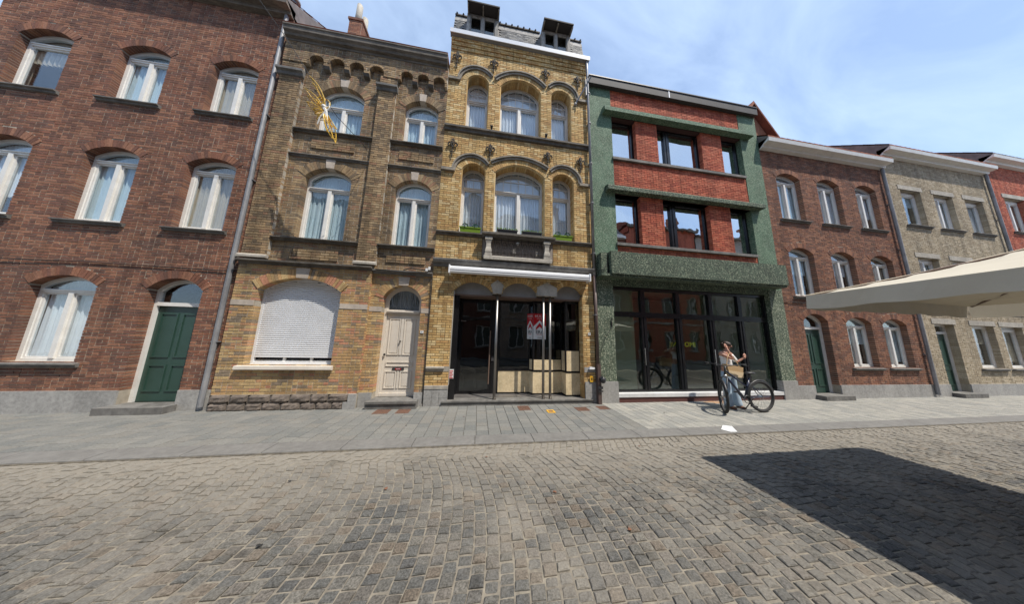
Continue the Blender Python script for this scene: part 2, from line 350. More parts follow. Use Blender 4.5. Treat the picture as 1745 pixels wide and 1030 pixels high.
def brick_wall(root, mat, x0, x1, z0, z1, ops=(), yoff=None, course=.0625, L=.2, joint=.0125, y=0.0, skip=(), phase=0, hdr=.3, rnd=None, cuts=()):
    R = rnd or random; lst = STORE.setdefault(root.name, [])
    nz = int(round((z1 - z0) / course)); ch = (z1 - z0) / max(1, nz)
    for i in range(nz):
        za = z0 + i * ch; zb = za + ch - joint; zm = (za + zb) / 2
        bl = []
        for o in ops:
            b = o.block(zm)
            if b: bl.append((b[0], b[1], o.rv if b[2] else 0))
        for (a, b, c, d) in skip:
            if c < zm < d: bl.append((a, b, 0))
        bl.sort(); segs = []; cur = x0; rl = 0
        for a, b, rv in bl:
            if a > cur: segs.append((cur, a, rl, rv))
            if b > cur: cur = b; rl = rv
        if cur < x1: segs.append((cur, x1, rl, 0))
        off = (L / 2 if (i + phase) % 2 else 0)
        for (sa, sb, ra, rb) in segs:
            if sb - sa < .02: continue
            xs = [sa]; base = math.floor((sa - off) / L) * L + off; c = base + L
            while c < sb - .03:
                if c > sa + .03: xs.append(c)
                if R.random() < hdr and c + L / 2 < sb - .03: xs.append(c + L / 2)
                c += L
            for (cx_, ca, cb) in cuts:
                if ca < zm < cb and sa < cx_ < sb: xs = [q for q in xs if abs(q - cx_) > .03 or q == sa] + [cx_]
            xs.append(sb); xs.sort()
            for k in range(len(xs) - 1):
                a, b = xs[k], xs[k + 1]
                if b - a < joint * 2: continue
                fa = (k == 0 and ra > 0); fb = (k == len(xs) - 2 and rb > 0)
                xa = a + (0 if k == 0 else joint / 2); xb = b - (0 if k == len(xs) - 2 else joint / 2)
                if fa: xa -= .004
                if fb: xb += .004
                dy = yoff((a + b) / 2, zm) if yoff else 0
                yf = y + dy - .006 + R.uniform(-.0025, .0025)
                yb = y + (max(ra if fa else 0, rb if fb else 0) or .02)
                lst.append((xa, xb, yf, yb, za, zb, mat))
def in_photo(p):
    v = M.inverted() @ Vector(p)
    if v.z > -.1: return False
    px = 872.5 + 388 * v.x / -v.z; py = 515 - 388 * v.y / -v.z
    return 480 < px < 1265 and -5 < py < 1040
def brick_verts(a, b, yf, yb, za, zb, j=.0016):
    J = lambda: random.uniform(-j, j)
    return [(a + J(), yf + J(), za + J()), (b + J(), yf + J(), za + J()), (b + J(), yf + J(), zb + J()), (a + J(), yf + J(), zb + J()),
            (a, yb, za), (b, yb, za), (b, yb, zb), (a, yb, zb)]
BF = [(0, 1, 2, 3), (1, 5, 6, 2), (4, 0, 3, 7), (3, 2, 6, 7), (4, 5, 1, 0)]
def finish_bricks(root, single=300):
    lst = STORE.pop(root.name, [])
    if single:
        sc_ = sorted(range(len(lst)), key=lambda i: (0 if in_photo((lst[i][0], 0, lst[i][4])) else 1, (Vector((lst[i][0], lst[i][2], lst[i][4])) - CAM).length - 2 * (lst[i][1] - lst[i][0] > .15)))
        pick = set(sc_[:single])
    else: pick = set()
    cache = {}; byM = {}
    for i, (a, b, yf, yb, za, zb, mat) in enumerate(lst):
        if i in pick:
            key = (round(b - a, 2), round(yb - yf, 2), mat)
            if key not in cache:
                me = bpy.data.meshes.new('brick'); hw = (b - a) / 2; hz = (zb - za) / 2
                me.from_pydata(brick_verts(-hw, hw, 0, yb - yf, -hz, hz), [], BF); me.materials.append(MATS[mat]); cache[key] = me
            o = bpy.data.objects.new('brick', cache[key]); COL.objects.link(o); o.parent = root
            o.location = Vector(((a + b) / 2, yf, (za + zb) / 2)) - root.location
        else:
            mb = byM.setdefault(mat, MB()); mb.add(brick_verts(a, b, yf, yb, za, zb), BF)
    for mat, mb in byM.items():
        me = bpy.data.meshes.new('bricks'); me.from_pydata(mb.v, [], mb.f); me.materials.append(MATS[mat])
        link('bricks', me, root, 'stuff')
def voussoirs(root, op, mat, n=None, r0=None, t=None, y0=-.012, depth=None, wd=.066, keyhole=True, jt=.006, name='arch_bricks'):
    t = t or op.t; R0 = r0 or op.R; mb = MB()
    if op.R is None: return
    n = n or max(5, int(round(2 * op.a * (R0 + t * .4) / wd))); da = 2 * op.a / n
    d = op.rv if depth is None else depth
    for i in range(n):
        a0 = -op.a + i * da; a1 = a0 + da; j0 = jt / 2 / (R0 + t / 2); a0 += j0; a1 -= j0
        if op.key and keyhole and abs((a0 + a1) / 2) * (R0 + t / 2) < op.key: continue
        yf = y0 + U(-.002, .002)
        P = [(R0 - .003, a0), (R0 - .003, a1), (R0 + t - jt, a1), (R0 + t - jt, a0)]
        pts = [(op.cx + r * math.sin(a), op.cz + r * math.cos(a)) for r, a in P]
        mb.add([(p[0], yf, p[1]) for p in pts] + [(p[0], d, p[1]) for p in pts], [(0, 1, 2, 3), (0, 4, 5, 1), (1, 5, 6, 2), (2, 6, 7, 3), (3, 7, 4, 0)])
    mb.build(name, mat, root, kind='stuff')
def arc_band(mb, cx, cz, R0, R1, a0, a1, y0, y1, n=16):
    o = [(cx + R1 * math.sin(a0 + (a1 - a0) * i / n), cz + R1 * math.cos(a0 + (a1 - a0) * i / n)) for i in range(n + 1)]
    q = [(cx + R0 * math.sin(a0 + (a1 - a0) * i / n), cz + R0 * math.cos(a0 + (a1 - a0) * i / n)) for i in range(n + 1)]
    mb.ring(o, q, y0, y1, closed=False)
    for e in (0, n): mb.add([(o[e][0], y0, o[e][1]), (q[e][0], y0, q[e][1]), (q[e][0], y1, q[e][1]), (o[e][0], y1, o[e][1])], [(0, 1, 2, 3)])
def wall_sheet(root, rect, ops, mat, y=0.0, name='wall', thick=.3, band=True):
    x0, x1, z0, z1 = rect
    loops = [[(x0, z0), (x1, z0), (x1, z1), (x0, z1)]] + [o.outline() for o in ops]
    tri = tessellate_polygon([[Vector((p[0], p[1], 0)) for p in lp] for lp in loops])
    flat = [p for lp in loops for p in lp]; mb = MB(); n = len(flat)
    mb.add([(p[0], y, p[1]) for p in flat], [tuple(t) for t in tri])
    mb.add([(p[0], y + thick, p[1]) for p in flat], [tuple(t) for t in tri])
    for lp in loops:
        m = len(lp); mb.add([(p[0], y, p[1]) for p in lp] + [(p[0], y + thick, p[1]) for p in lp], [(i, (i + 1) % m, m + (i + 1) % m, m + i) for i in range(m)])
    me = bpy.data.meshes.new(name); me.from_pydata(mb.v, [], mb.f); me.materials.append(MATS[mat]); return link(name, me, root)
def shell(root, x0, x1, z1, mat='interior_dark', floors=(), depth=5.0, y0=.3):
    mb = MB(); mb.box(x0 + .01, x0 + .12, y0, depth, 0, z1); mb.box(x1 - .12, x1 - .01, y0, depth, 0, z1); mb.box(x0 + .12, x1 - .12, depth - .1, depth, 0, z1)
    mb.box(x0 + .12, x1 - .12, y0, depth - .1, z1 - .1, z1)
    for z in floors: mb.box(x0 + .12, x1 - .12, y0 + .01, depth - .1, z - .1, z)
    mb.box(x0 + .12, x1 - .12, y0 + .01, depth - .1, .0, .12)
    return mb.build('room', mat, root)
def glass(op, y, mat, parent, name='pane'):
    return MB().prism(op.outline(), y, y + .006, 'y').build(name, mat, parent)
def curtain(parent, x0, x1, z0, z1, y, mat='curtain', folds=None, amp=.025, topf=None, op=None):
    n = 60; mb = MB(); vs = []; fs = []; ph = U(0, 6); k = folds or (x1 - x0) / .09
    for i in range(n + 1):
        x = x0 + (x1 - x0) * i / n; tt = i / n; yy = y + amp * math.sin(tt * k * 6.283 + ph + 1.2 * math.sin(tt * 9)) + amp * .5 * math.sin(tt * k * 2.3 * 6.283)
        zt = min(z1, op.top(x)) if op else z1
        vs += [(x, yy, z0), (x, y + (yy - y) * .5, zt)]
    for i in range(n): fs.append((2 * i, 2 * i + 2, 2 * i + 3, 2 * i + 1))
    return mb.add(vs, fs).build('curtain', mat, parent, smooth=True)
def window(root, op, y, style='sash2', fw=.06, bar=.045, tz=None, mat='white_paint', gl='window_glass', cur='curtain', grid=None, depth=.07, label=None, curtz=None, gm=None, mull=.08, curt=True):
    """fixed frame ring, transom, mullion, glazing bars; separate panes and a curtain"""
    out = op; inn = op.inset(fw); mb = MB()
    mb.ring(out.outline(), inn.outline(), y, y + depth)
    if tz: mb.box(inn.x0, inn.x1, y - .012, y + depth, tz - bar, tz + bar); mb.box(inn.x0, inn.x1, y - .03, y - .01, tz + bar * .2, tz + bar * .8)
    zt = (tz - bar) if tz else inn.top(op.cx)
    cells = []
    if style == 'sash2':
        c = op.cx; mb.box(c - mull / 2, c + mull / 2, y - .02, y + depth, inn.z0, zt)
        cells = [(inn.x0, c - mull / 2), (c + mull / 2, inn.x1)]
    elif style == 'one': cells = [(inn.x0, inn.x1)]
    f = mb.build('window', mat, root, label=label)
    for a, b in cells:
        s = Op(a, b, inn.z0, zt if tz or not inn.R else inn.zs, None if tz or not inn.R else inn.zc)
        sm = MB().ring(s.outline(), s.inset(.035).outline(), y + .012, y + depth - .01); sm.build('sash', mat, f)
        glass(s.inset(.035), y + .035, gl, f)
    if tz:
        t = Op(inn.x0, inn.x1, tz + bar, inn.zs if inn.R and inn.zs > tz + bar else tz + bar + .001, inn.zc)
        # fanlight follows the arch of the frame
        pts = []
        nn = 16
        if inn.R:
            zz = tz + bar; dx = math.sqrt(max(inn.R ** 2 - (zz - inn.cz) ** 2, 0)); xa = max(inn.x0, inn.cx - dx); xb = min(inn.x1, inn.cx + dx)
            pts = [(xa, zz), (xb, zz)] + [(xb - (xb - xa) * i / nn, inn.top(xb - (xb - xa) * i / nn)) for i in range(nn + 1)]
        else: pts = [(inn.x0, tz + bar), (inn.x1, tz + bar), (inn.x1, inn.zs), (inn.x0, inn.zs)]
        MB().prism(pts, y + .035, y + .041, 'y').build('pane', gl, f)
        if grid:
            nb, nr = grid; g = MB()
            for i in range(1, nb):
                x = inn.x0 + (inn.x1 - inn.x0) * i / nb; g.box(x - .009, x + .009, y + .015, y + .05, tz + bar, inn.top(x) - .002)
            for i in range(1, nr):
                z = tz + bar + (inn.zc - tz - bar) * i / nr + .02; dx = inn.block(z, 0); g.box(max(inn.x0, dx[0]), min(inn.x1, dx[1]), y + .018, y + .047, z - .009, z + .009)
            g.build('glazing_bars', gm or mat, f)
    if curt:
        cz = curtz if curtz is not None else inn.z0
        if style == 'sash2' and curtz is None:
            curtain(f, inn.x0, op.cx, inn.z0, zt, y + .1, cur); curtain(f, op.cx, inn.x1, inn.z0, zt, y + .1, cur)
        else: curtain(f, inn.x0, inn.x1, cz, zt, y + .1, cur)
        if tz: curtain(f, inn.x0, inn.x1, tz, inn.zc, y + .09, cur, folds=(inn.x1 - inn.x0) / .05, amp=.012, op=inn)
    return f
def mould(root, prof, x0, x1, mat, name='cornice', pieces=0):
    """profile (y, z) extruded along x, in butted lengths"""
    n = pieces or 1; o = None
    for i in range(n):
        a = x0 + (x1 - x0) * i / n + (.002 if i else 0); b = x0 + (x1 - x0) * (i + 1) / n - (.002 if i < n - 1 else 0)
        o = MB().prism(prof, a, b, 'x').build(name, mat, root)
    return o

# ------------------------------------------------------------------ ground
gnd = MB().box(-60, 80, -14, 40, -.5, -.055).build('ground', 'joint_sand', kind='structure')
road = MB().add([(-60, -12.2, -.012), (80, -12.2, -.012), (80, -2.02, -.012), (-60, -2.02, -.012), (-60, -12.2, -.05), (80, -12.2, -.05), (80, -2.02, -.05), (-60, -2.02, -.05)],
    [(0, 1, 2, 3), (4, 7, 6, 5), (0, 4, 5, 1), (2, 6, 7, 3), (1, 5, 6, 2), (3, 7, 4, 0)]).build('road', 'joint_sand', kind='structure')
def build_cobbles():
    W = 2.5; p = .104; lst = []
    def B(y):
        u = ((-2.35 - y) / W); u = u - math.floor(u); return .3 * (1 - (2 * u - 1) ** 2) + .03 * math.sin(y * 2.1)
    i0 = int(-15 / p); i1 = int(27 / p)
    for i in range(i0, i1):
        y = -2.03; wv = U(-.006, .006)
        while y > -6.6:
            d = U(.07, .1); y1 = y - d
            xm = i * p + .3
            if abs(xm) < 4 or y > -5.6:
                j = lambda s=.0048: U(-s, s)
                g = .0058
                xa, xb = xm + B(y) + g + j(), xm + p + B(y) - g + j(); xc, xd = xm + p + B(y1) - g + j(), xm + B(y1) + g + j()
                ya = y - g + j(); yb = y1 + g + j(); k1 = U(-.008, .008); k2 = U(-.006, .006)
                lst.append(((xa, ya), (xb, ya + j(.004)), (xc, yb), (xd, yb + j(.004)), U(-.008, .004)))
            y = y1
    def geo(c, ox=0, oy=0):
        q = c[:4]; z = c[4]; cx = sum(p[0] for p in q) / 4; cy = sum(p[1] for p in q) / 4
        vs = [(p[0] - ox, p[1] - oy, -.03) for p in q] + [(p[0] - ox, p[1] - oy, z - .007) for p in q]
        # chamfered corners: 8 points on the top outline give worn stones
        top = []
        for k in range(4):
            p0, p1 = q[k], q[(k + 1) % 4]
            for t in (U(.2, .3), U(.7, .8)):
                x = p0[0] + (p1[0] - p0[0]) * t; yy = p0[1] + (p1[1] - p0[1]) * t
                s = .88 + U(-.05, .03); top.append((cx + (x - cx) * s - ox, cy + (yy - cy) * s - oy, z + U(-.0025, .0015)))
        vs += top
        fs = [(k, (k + 1) % 4, 4 + (k + 1) % 4, 4 + k) for k in range(4)]
        for k in range(4):
            fs.append((4 + k, 4 + (k + 1) % 4, 8 + 2 * k + 1, 8 + 2 * k)); fs.append((4 + k, 8 + 2 * k, 8 + (2 * k - 1) % 8))
        fs.append(tuple(range(8, 16)))
        return vs, fs
    order = sorted(range(len(lst)), key=lambda i: (0 if in_photo((lst[i][0][0], lst[i][0][1], 0)) else 1, (Vector((lst[i][0][0], lst[i][0][1], 0)) - CAM).length))
    pick = set(order[:300]); mb = MB(); pool = []
    for i, c in enumerate(lst):
        if i in pick:
            cx = sum(p[0] for p in c[:4]) / 4; cy = sum(p[1] for p in c[:4]) / 4
            vs, fs = geo(c, cx, cy); me = bpy.data.meshes.new('cobble'); me.from_pydata(vs, [], fs); me.materials.append(MATS['cobble_stone'])
            for pl in me.polygons: pl.use_smooth = False
            o = bpy.data.objects.new('cobble', me); COL.objects.link(o); o.parent = road; o.location = (cx, cy, 0)
        else: mb.add(*geo(c))
    me = bpy.data.meshes.new('cobbles'); me.from_pydata(mb.v, [], mb.f); me.materials.append(MATS['cobble_stone']); link('cobbles', me, road, 'stuff')
build_cobbles()
pav = MB().box(-60, 80, -2.02, .3, -.05, .004).build('pavement', 'joint_sand', kind='structure')
def build_pavers():
    x = -15.; allp = []
    while x < 27:
        wd = .212; y = -1.71; first = U(.1, .3); mat = 'pale_paver' if x > 3.05 else 'paver_stone'
        if x > 3.05: wd = .165
        L = first
        while y < -.005:
            y1 = min(y + L, -.003)
            if -.003 - y1 < .05: y1 = -.003
            allp.append((x + .0035, x + wd - .0035, y + .005, y1 - .003, mat)); y = y1 + .0; L = U(.12, .24) if mat == 'paver_stone' else U(.14, .24)
        x += wd
    xs = -15.3
    kb = []
    while xs < 27:
        l = U(.92, 1.0); kb.append((xs + .005, xs + l - .005)); xs += l
    for a, b in kb:
        MB().prism([(-2.012, -.02), (-2.012, .012), (-2.0, .022), (-1.73, .026), (-1.72, .02), (-1.72, -.02)], a, b, 'x').build('gutter_stone', 'kerb', pav)
    holes = [(-2.09, -1.8, -.49, -.19), (-1.64, -1.38, -.49, -.21), (1.02, 1.29, -.46, -.13), (2.37, 2.67, -.6, -.33), (2.95, 3.2, -.53, -.27), (1.63, 1.8, -.68, -.49)]
    def hit(q): return any(q[0] < h[1] and q[1] > h[0] and q[2] < h[3] and q[3] > h[2] for h in holes)
    res = []
    for q in allp:
        if not hit(q): res.append(q); continue
        for h in holes:
            if q[0] < h[1] and q[1] > h[0] and q[2] < h[3] and q[3] > h[2]:
                if h[2] - q[2] > .03: res.append((q[0], q[1], q[2], h[2] - .004, q[4]))
                if q[3] - h[3] > .03: res.append((q[0], q[1], h[3] + .004, q[3], q[4]))
                if h[0] - q[0] > .03: res.append((q[0], h[0] - .004, max(q[2], h[2]), min(q[3], h[3]), q[4]))
                if q[1] - h[1] > .03: res.append((h[1] + .004, q[1], max(q[2], h[2]), min(q[3], h[3]), q[4]))
                break
    order = sorted(range(len(res)), key=lambda i: (0 if in_photo((res[i][0], res[i][2], 0)) else 1, (Vector((res[i][0], res[i][2], 0)) - CAM).length))
    pick = set(order[:300]); stuff = {}
    F = [(0, 1, 5, 4), (1, 2, 6, 5), (2, 3, 7, 6), (3, 0, 4, 7), (4, 5, 9, 8), (5, 6, 10, 9), (6, 7, 11, 10), (7, 4, 8, 11), (8, 9, 10, 11)]
    for i, (a, b, c, d, mat) in enumerate(res):
        z = .02 + U(-.0015, .0015); tl = U(-.001, .001); e = .003
        cx, cy = (a + b) / 2, (c + d) / 2
        def vs(ox, oy): return [(a - ox, c - oy, -.01), (b - ox, c - oy, -.01), (b - ox, d - oy, -.01), (a - ox, d - oy, -.01), (a - ox, c - oy, z - e), (b - ox, c - oy, z - e), (b - ox, d - oy, z - e), (a - ox, d - oy, z - e),
                     (a + e - ox, c + e - oy, z + tl), (b - e - ox, c + e - oy, z), (b - e - ox, d - e - oy, z - tl), (a + e - ox, d - e - oy, z)]
        if i in pick:
            me = bpy.data.meshes.new('paving_slab'); me.from_pydata(vs(cx, cy), [], F); me.materials.append(MATS[mat])
            o = bpy.data.objects.new('paving_slab', me); COL.objects.link(o); o.parent = pav; o.location = (cx, cy, 0)
        else: stuff.setdefault(mat, MB()).add(vs(0, 0), F)
    for mat, mb in stuff.items():
        me = bpy.data.meshes.new('paving_slabs'); me.from_pydata(mb.v, [], mb.f); me.materials.append(MATS[mat]); link('paving_slabs', me, pav, 'stuff')
    labs = ['rusty square iron grate left in front of the cream door', 'rusty square iron grate right in front of the cream door', 'rusty iron grate before the middle of the shop step', 'rusty iron grate near right end of the shop step', 'rusty iron grate beside the foot of brown downpipe']
    for h, lb in zip(holes[:5], labs):
        t = thing('pavement_grate', lb, 'grate', ((h[0] + h[1]) / 2, (h[2] + h[3]) / 2, .01), 'rusty grates in the pavement')
        mb = MB(); o = Op(h[0], h[1], h[2], h[3])
        mb.box(h[0], h[1], h[2], h[2] + .02, -.01, .023).box(h[0], h[1], h[3] - .02, h[3], -.01, .023).box(h[0], h[0] + .02, h[2] + .02, h[3] - .02, -.01, .023).box(h[1] - .02, h[1], h[2] + .02, h[3] - .02, -.01, .023)
        mb.build('grate_frame', 'rust_iron', t)
        g = MB()
        for i in range(7):
            x = h[0] + .02 + (h[1] - h[0] - .04) * (i + .5) / 7; g.box(x - .009, x + .009, h[2] + .02, h[3] - .02, -.005, .02)
        for i in range(7):
            yy = h[2] + .02 + (h[3] - h[2] - .04) * (i + .5) / 7; g.box(h[0] + .02, h[1] - .02, yy - .008, yy + .008, -.004, .017)
        g.build('grate_bars', 'rust_iron', t)
    h = holes[5]
    t = thing('valve_cover', 'small yellow framed valve cover set in the pavement', 'valve cover', ((h[0] + h[1]) / 2, (h[2] + h[3]) / 2, .01))
    MB().ring([(h[0], 0), (h[1], 0), (h[1], 1), (h[0], 1)], [(h[0] + .03, .0), (h[1] - .03, .0), (h[1] - .03, 1), (h[0] + .03, 1)], 0, 0) if 0 else None
    mb = MB(); mb.box(h[0], h[1], h[2], h[2] + .04, -.01, .026).box(h[0], h[1], h[3] - .04, h[3], -.01, .026).box(h[0], h[0] + .03, h[2] + .04, h[3] - .04, -.01, .026).box(h[1] - .03, h[1], h[2] + .04, h[3] - .04, -.01, .026)
    mb.build('cover_frame', 'yellow_enamel', t); MB().box(h[0] + .03, h[1] - .03, h[2] + .04, h[3] - .04, -.01, .022).build('cover_lid', 'rust_iron', t)
simple('kerb', (.2, .193, .18), (.145, .14, .132), .85, scale=14, bstr=.4, grime=.15)
build_pavers()

# ------------------------------------------------------------------ centre house (yellow brick, three storeys over a shop)
Hc = thing('shop_house', 'narrow yellow brick house with arched windows above an empty dark shop', 'house', (.98, 0, 0))
LX, RX = -1.19, 3.13
TT = .15
cops = [Op(-.66, .0, 7.6, 9.2, 9.46, TT), Op(.33, 1.61, 7.6, 9.2, 9.56, TT), Op(1.92, 2.59, 7.6, 9.2, 9.45, TT),
        Op(-.655, .02, 4.38, 6.24, 6.48, TT), Op(.265, 1.74, 4.38, 6.29, 6.61, TT), Op(1.95, 2.63, 4.38, 6.26, 6.50, TT)]
sop = [Op(-.65, .315, 2.62, 2.82, 3.07, .13, .15), Op(.60, 1.53, 2.78, 2.86, 3.12, .13, .15), Op(2.08, 2.82, 2.78, 2.88, 3.11, .13, .15)]
def yc(x, z):
    if z > 10.46: return -.075
    if z > 10.33: return -.05
    if z > 10.2: return -.025
    return 0
body_ops = [Op(-.65, 2.82, .1, 2.8)]
upper = cops
# mortar sheets: one above z 2.8 with windows, shop void below
wall_sheet(Hc, (LX, RX, 3.2, 10.62), upper, 'dark_mortar', thick=.3)
arch_z = [Op(o.x0, o.x1, 2.8, o.zs, o.zc) for o in sop]
MB().box(LX, -.66, .0, .3, 0, 3.2).build('pier', 'dark_mortar', Hc); MB().box(2.83, RX, .0, .3, 0, 3.2).build('pier', 'dark_mortar', Hc)
# lintel wall with three arch cuts
def lintel():
    pts = [(-.66, 2.80), (-.66, 3.2), (2.83, 3.2), (2.83, 2.80)]
    low = []
    for o in reversed(sop):
        low.append((o.x1, 2.80))
        for i in range(13):
            a = o.a - 2 * o.a * i / 12; low.append((o.cx + o.R * math.sin(a), max(2.801, o.cz + o.R * math.cos(a))))
        low.append((o.x0, 2.80))
    MB().prism(pts + low, .0, .14, 'y').build('lintel', 'dark_mortar', Hc)
lintel()
brick_wall(Hc, 'yellow_brick', LX, RX, 3.64, 10.6, upper, yc, skip=[(0.0, 1.98, 3.5, 4.4)])
brick_wall(Hc, 'yellow_brick', LX, -.65, .92, 3.42, [], None)
brick_wall(Hc, 'yellow_brick', LX, -.65, .48, .80, [], None)
brick_wall(Hc, 'yellow_brick', -.65, 2.82, 2.80, 3.42, [Op(o.x0, o.x1, 2.5, o.zs, o.zc, o.t, .14) for o in sop], None)
brick_wall(Hc, 'yellow_brick', 2.82, RX, .92, 3.42, [], None)
brick_wall(Hc, 'yellow_brick', 2.82, RX, .55, .80, [], None)
for o in upper: voussoirs(Hc, o, 'yellow_brick')
for o in sop: voussoirs(Hc, o, 'yellow_brick', depth=.14, jt=.008)
# rounded roll of brick around every upper opening
for o in upper:
    mb = MB(); pts = [(o.x0 + .0, .03, o.z0 + .05)] + [(p[0], .03, p[1]) for p in o.inset(.0).outline(16)[2:][::-1]] + [(o.x1, .03, o.z0 + .05)]
    mb.tube(pts, .03, 6); mb.build('brick_roll', 'yellow_brick', Hc)
# hood moulds
def hood(rows, zbase, ends):
    mb = MB()
    for (cx, cz, R, a0, a1) in rows:
        arc_band(mb, cx, cz, R - .095, R, a0, a1, -.045, .0, 18); arc_band(mb, cx, cz, R - .03, R + .01, a0, a1, -.075, -.045, 18)
    for (x0, x1, z) in ends: mb.box(x0, x1, -.07, 0, z - .08, z)
    mb.build('hood_mould', 'hood_stone', Hc)
hood([(-.36, 6.17, .555, -1.5, .98), (1.0, 5.28, 1.57, -.585, .565), (2.31, 6.2, .56, -.92, 1.5)], 6.2, [(LX, -.83, 6.22), (2.79, RX, 6.24)])
hood([(-.37, 9.15, .56, -1.5, 1.0), (.96, 8.745, 1.06, -.88, .86), (2.27, 9.15, .56, -.95, 1.5)], 9.2, [(LX, -.85, 9.19), (2.75, RX, 9.19)])
# windows
TZ = [8.83 * 1.048 - .07, 0, 0]
for o, tz, g in ((upper[0], 8.8, (2, 2)), (upper[2], 8.8, (2, 2))):
    window(Hc, o, .28, 'one', .06, .035, tz, grid=g)
window(Hc, upper[1], .28, 'sash2', .06, .035, 8.83, grid=(5, 2))
for o in (upper[3], upper[5]): window(Hc, o, .28, 'one', .06, .035, 5.86, grid=(2, 2))
f = window(Hc, upper[4], .28, 'sash2', .06, .035, 5.87, grid=(6, 2))
# bands
mould(Hc, [(0, 4.27), (-.045, 4.28), (-.05, 4.32), (-.09, 4.335), (-.09, 4.37), (0, 4.385)], LX, -.0, 'dark_stone', 'sill_band', 2)
mould(Hc, [(0, 4.27), (-.045, 4.28), (-.05, 4.32), (-.09, 4.335), (-.09, 4.37), (0, 4.385)], 1.98, RX, 'dark_stone', 'sill_band', 2)
MB().box(.265, 1.74, .0, .3, 4.3, 4.385).build('window_sill', 'dark_stone', Hc)
for a, b in ((-.66, .02), (1.95, 2.63)): MB().box(a, b, .001, .3, 4.3, 4.383).build('window_sill', 'dark_stone', Hc)
mould(Hc, [(0, 7.40), (-.05, 7.41), (-.055, 7.47), (-.1, 7.50), (-.1, 7.55), (0, 7.6), (.3, 7.6), (.3, 7.42), (.0, 7.41)], LX, RX, 'dark_stone', 'string_course', 4)
mould(Hc, [(0, 3.40), (-.06, 3.41), (-.07, 3.48), (-.13, 3.50), (-.15, 3.56), (-.15, 3.60), (0, 3.64)], LX, RX, 'blue_stone', 'shop_cornice', 5)
# balcony
bal = thing('balcony', 'shallow stone balcony with iron grille below the middle window', 'balcony', (1, -.1, 3.64))
MB().prism([(-.0, 4.25), (-.17, 4.26), (-.18, 4.30), (-.23, 4.32), (-.23, 4.375), (0, 4.39)], -.0, 1.98, 'x').build('top_slab', 'dark_stone', bal)
MB().prism([(0, 3.645), (-.2, 3.645), (-.2, 3.72), (-.18, 3.74), (0, 3.74)], .06, 1.88, 'x').build('base_slab', 'pale_stone', bal)
for x in (.08, 1.66):
    mb = MB().box(x, x + .19, -.19, -.02, 3.742, 3.80).box(x, x + .19, -.19, -.02, 4.18, 4.248)
    prof = [(.075, 3.80), (.085, 3.85), (.08, 3.9), (.062, 3.98), (.058, 4.08), (.07, 4.14), (.08, 4.18)]
    for (r0, z0), (r1, z1) in zip(prof[:-1], prof[1:]):
        c = x + .095; mb.add([(c - r0, -.105 - r0, z0), (c + r0, -.105 - r0, z0), (c + r0, -.105 + r0, z0), (c - r0, -.105 + r0, z0), (c - r1, -.105 - r1, z1), (c + r1, -.105 - r1, z1), (c + r1, -.105 + r1, z1), (c - r1, -.105 + r1, z1)],
              [(0, 1, 5, 4), (1, 2, 6, 5), (2, 3, 7, 6), (3, 0, 4, 7)])
    mb.build('pillar', 'pale_stone', bal)
MB().box(.02, 1.96, -.012, .0, 3.742, 4.25).build('back_panel', 'back_stone', bal)
g = MB(); yg = -.13
for z in (3.85, 4.2): g.tube([(.27, yg, z), (1.66, yg, z)], .009, 5)
for i in range(8):
    x = .33 + i * 1.27 / 7; g.tube([(x, yg, 3.74), (x, yg, 4.25)], .008, 5)
for i in range(7):
    x = .33 + (i + .5) * 1.27 / 7
    for s in (-1, 1):
        pts = [(x + s * (.012 + .055 * math.sin(t) * (1 - t / 9)), yg, 4.03 + .11 * math.cos(t * 1.0) * (1 - t / 8)) for t in [k * .5 for k in range(11)]]
        g.tube(pts, .007, 4)
    for k in range(4): a = k * math.pi / 4; g.tube([(x - .05 * math.cos(a), yg - .01, 3.85 - .05 * math.sin(a)), (x + .05 * math.cos(a), yg - .01, 3.85 + .05 * math.sin(a))], .006, 4)
g.build('grille', 'wrought_iron', bal)
mb = MB().ball((.95, -.11, 4.15), .05, .02, .05).box(.83, .9, -.11, -.1, 3.86, 4.02).box(1.46, 1.51, -.11, -.1, 3.84, 3.98); mb.build('lantern_piece', 'pale_stone', bal)
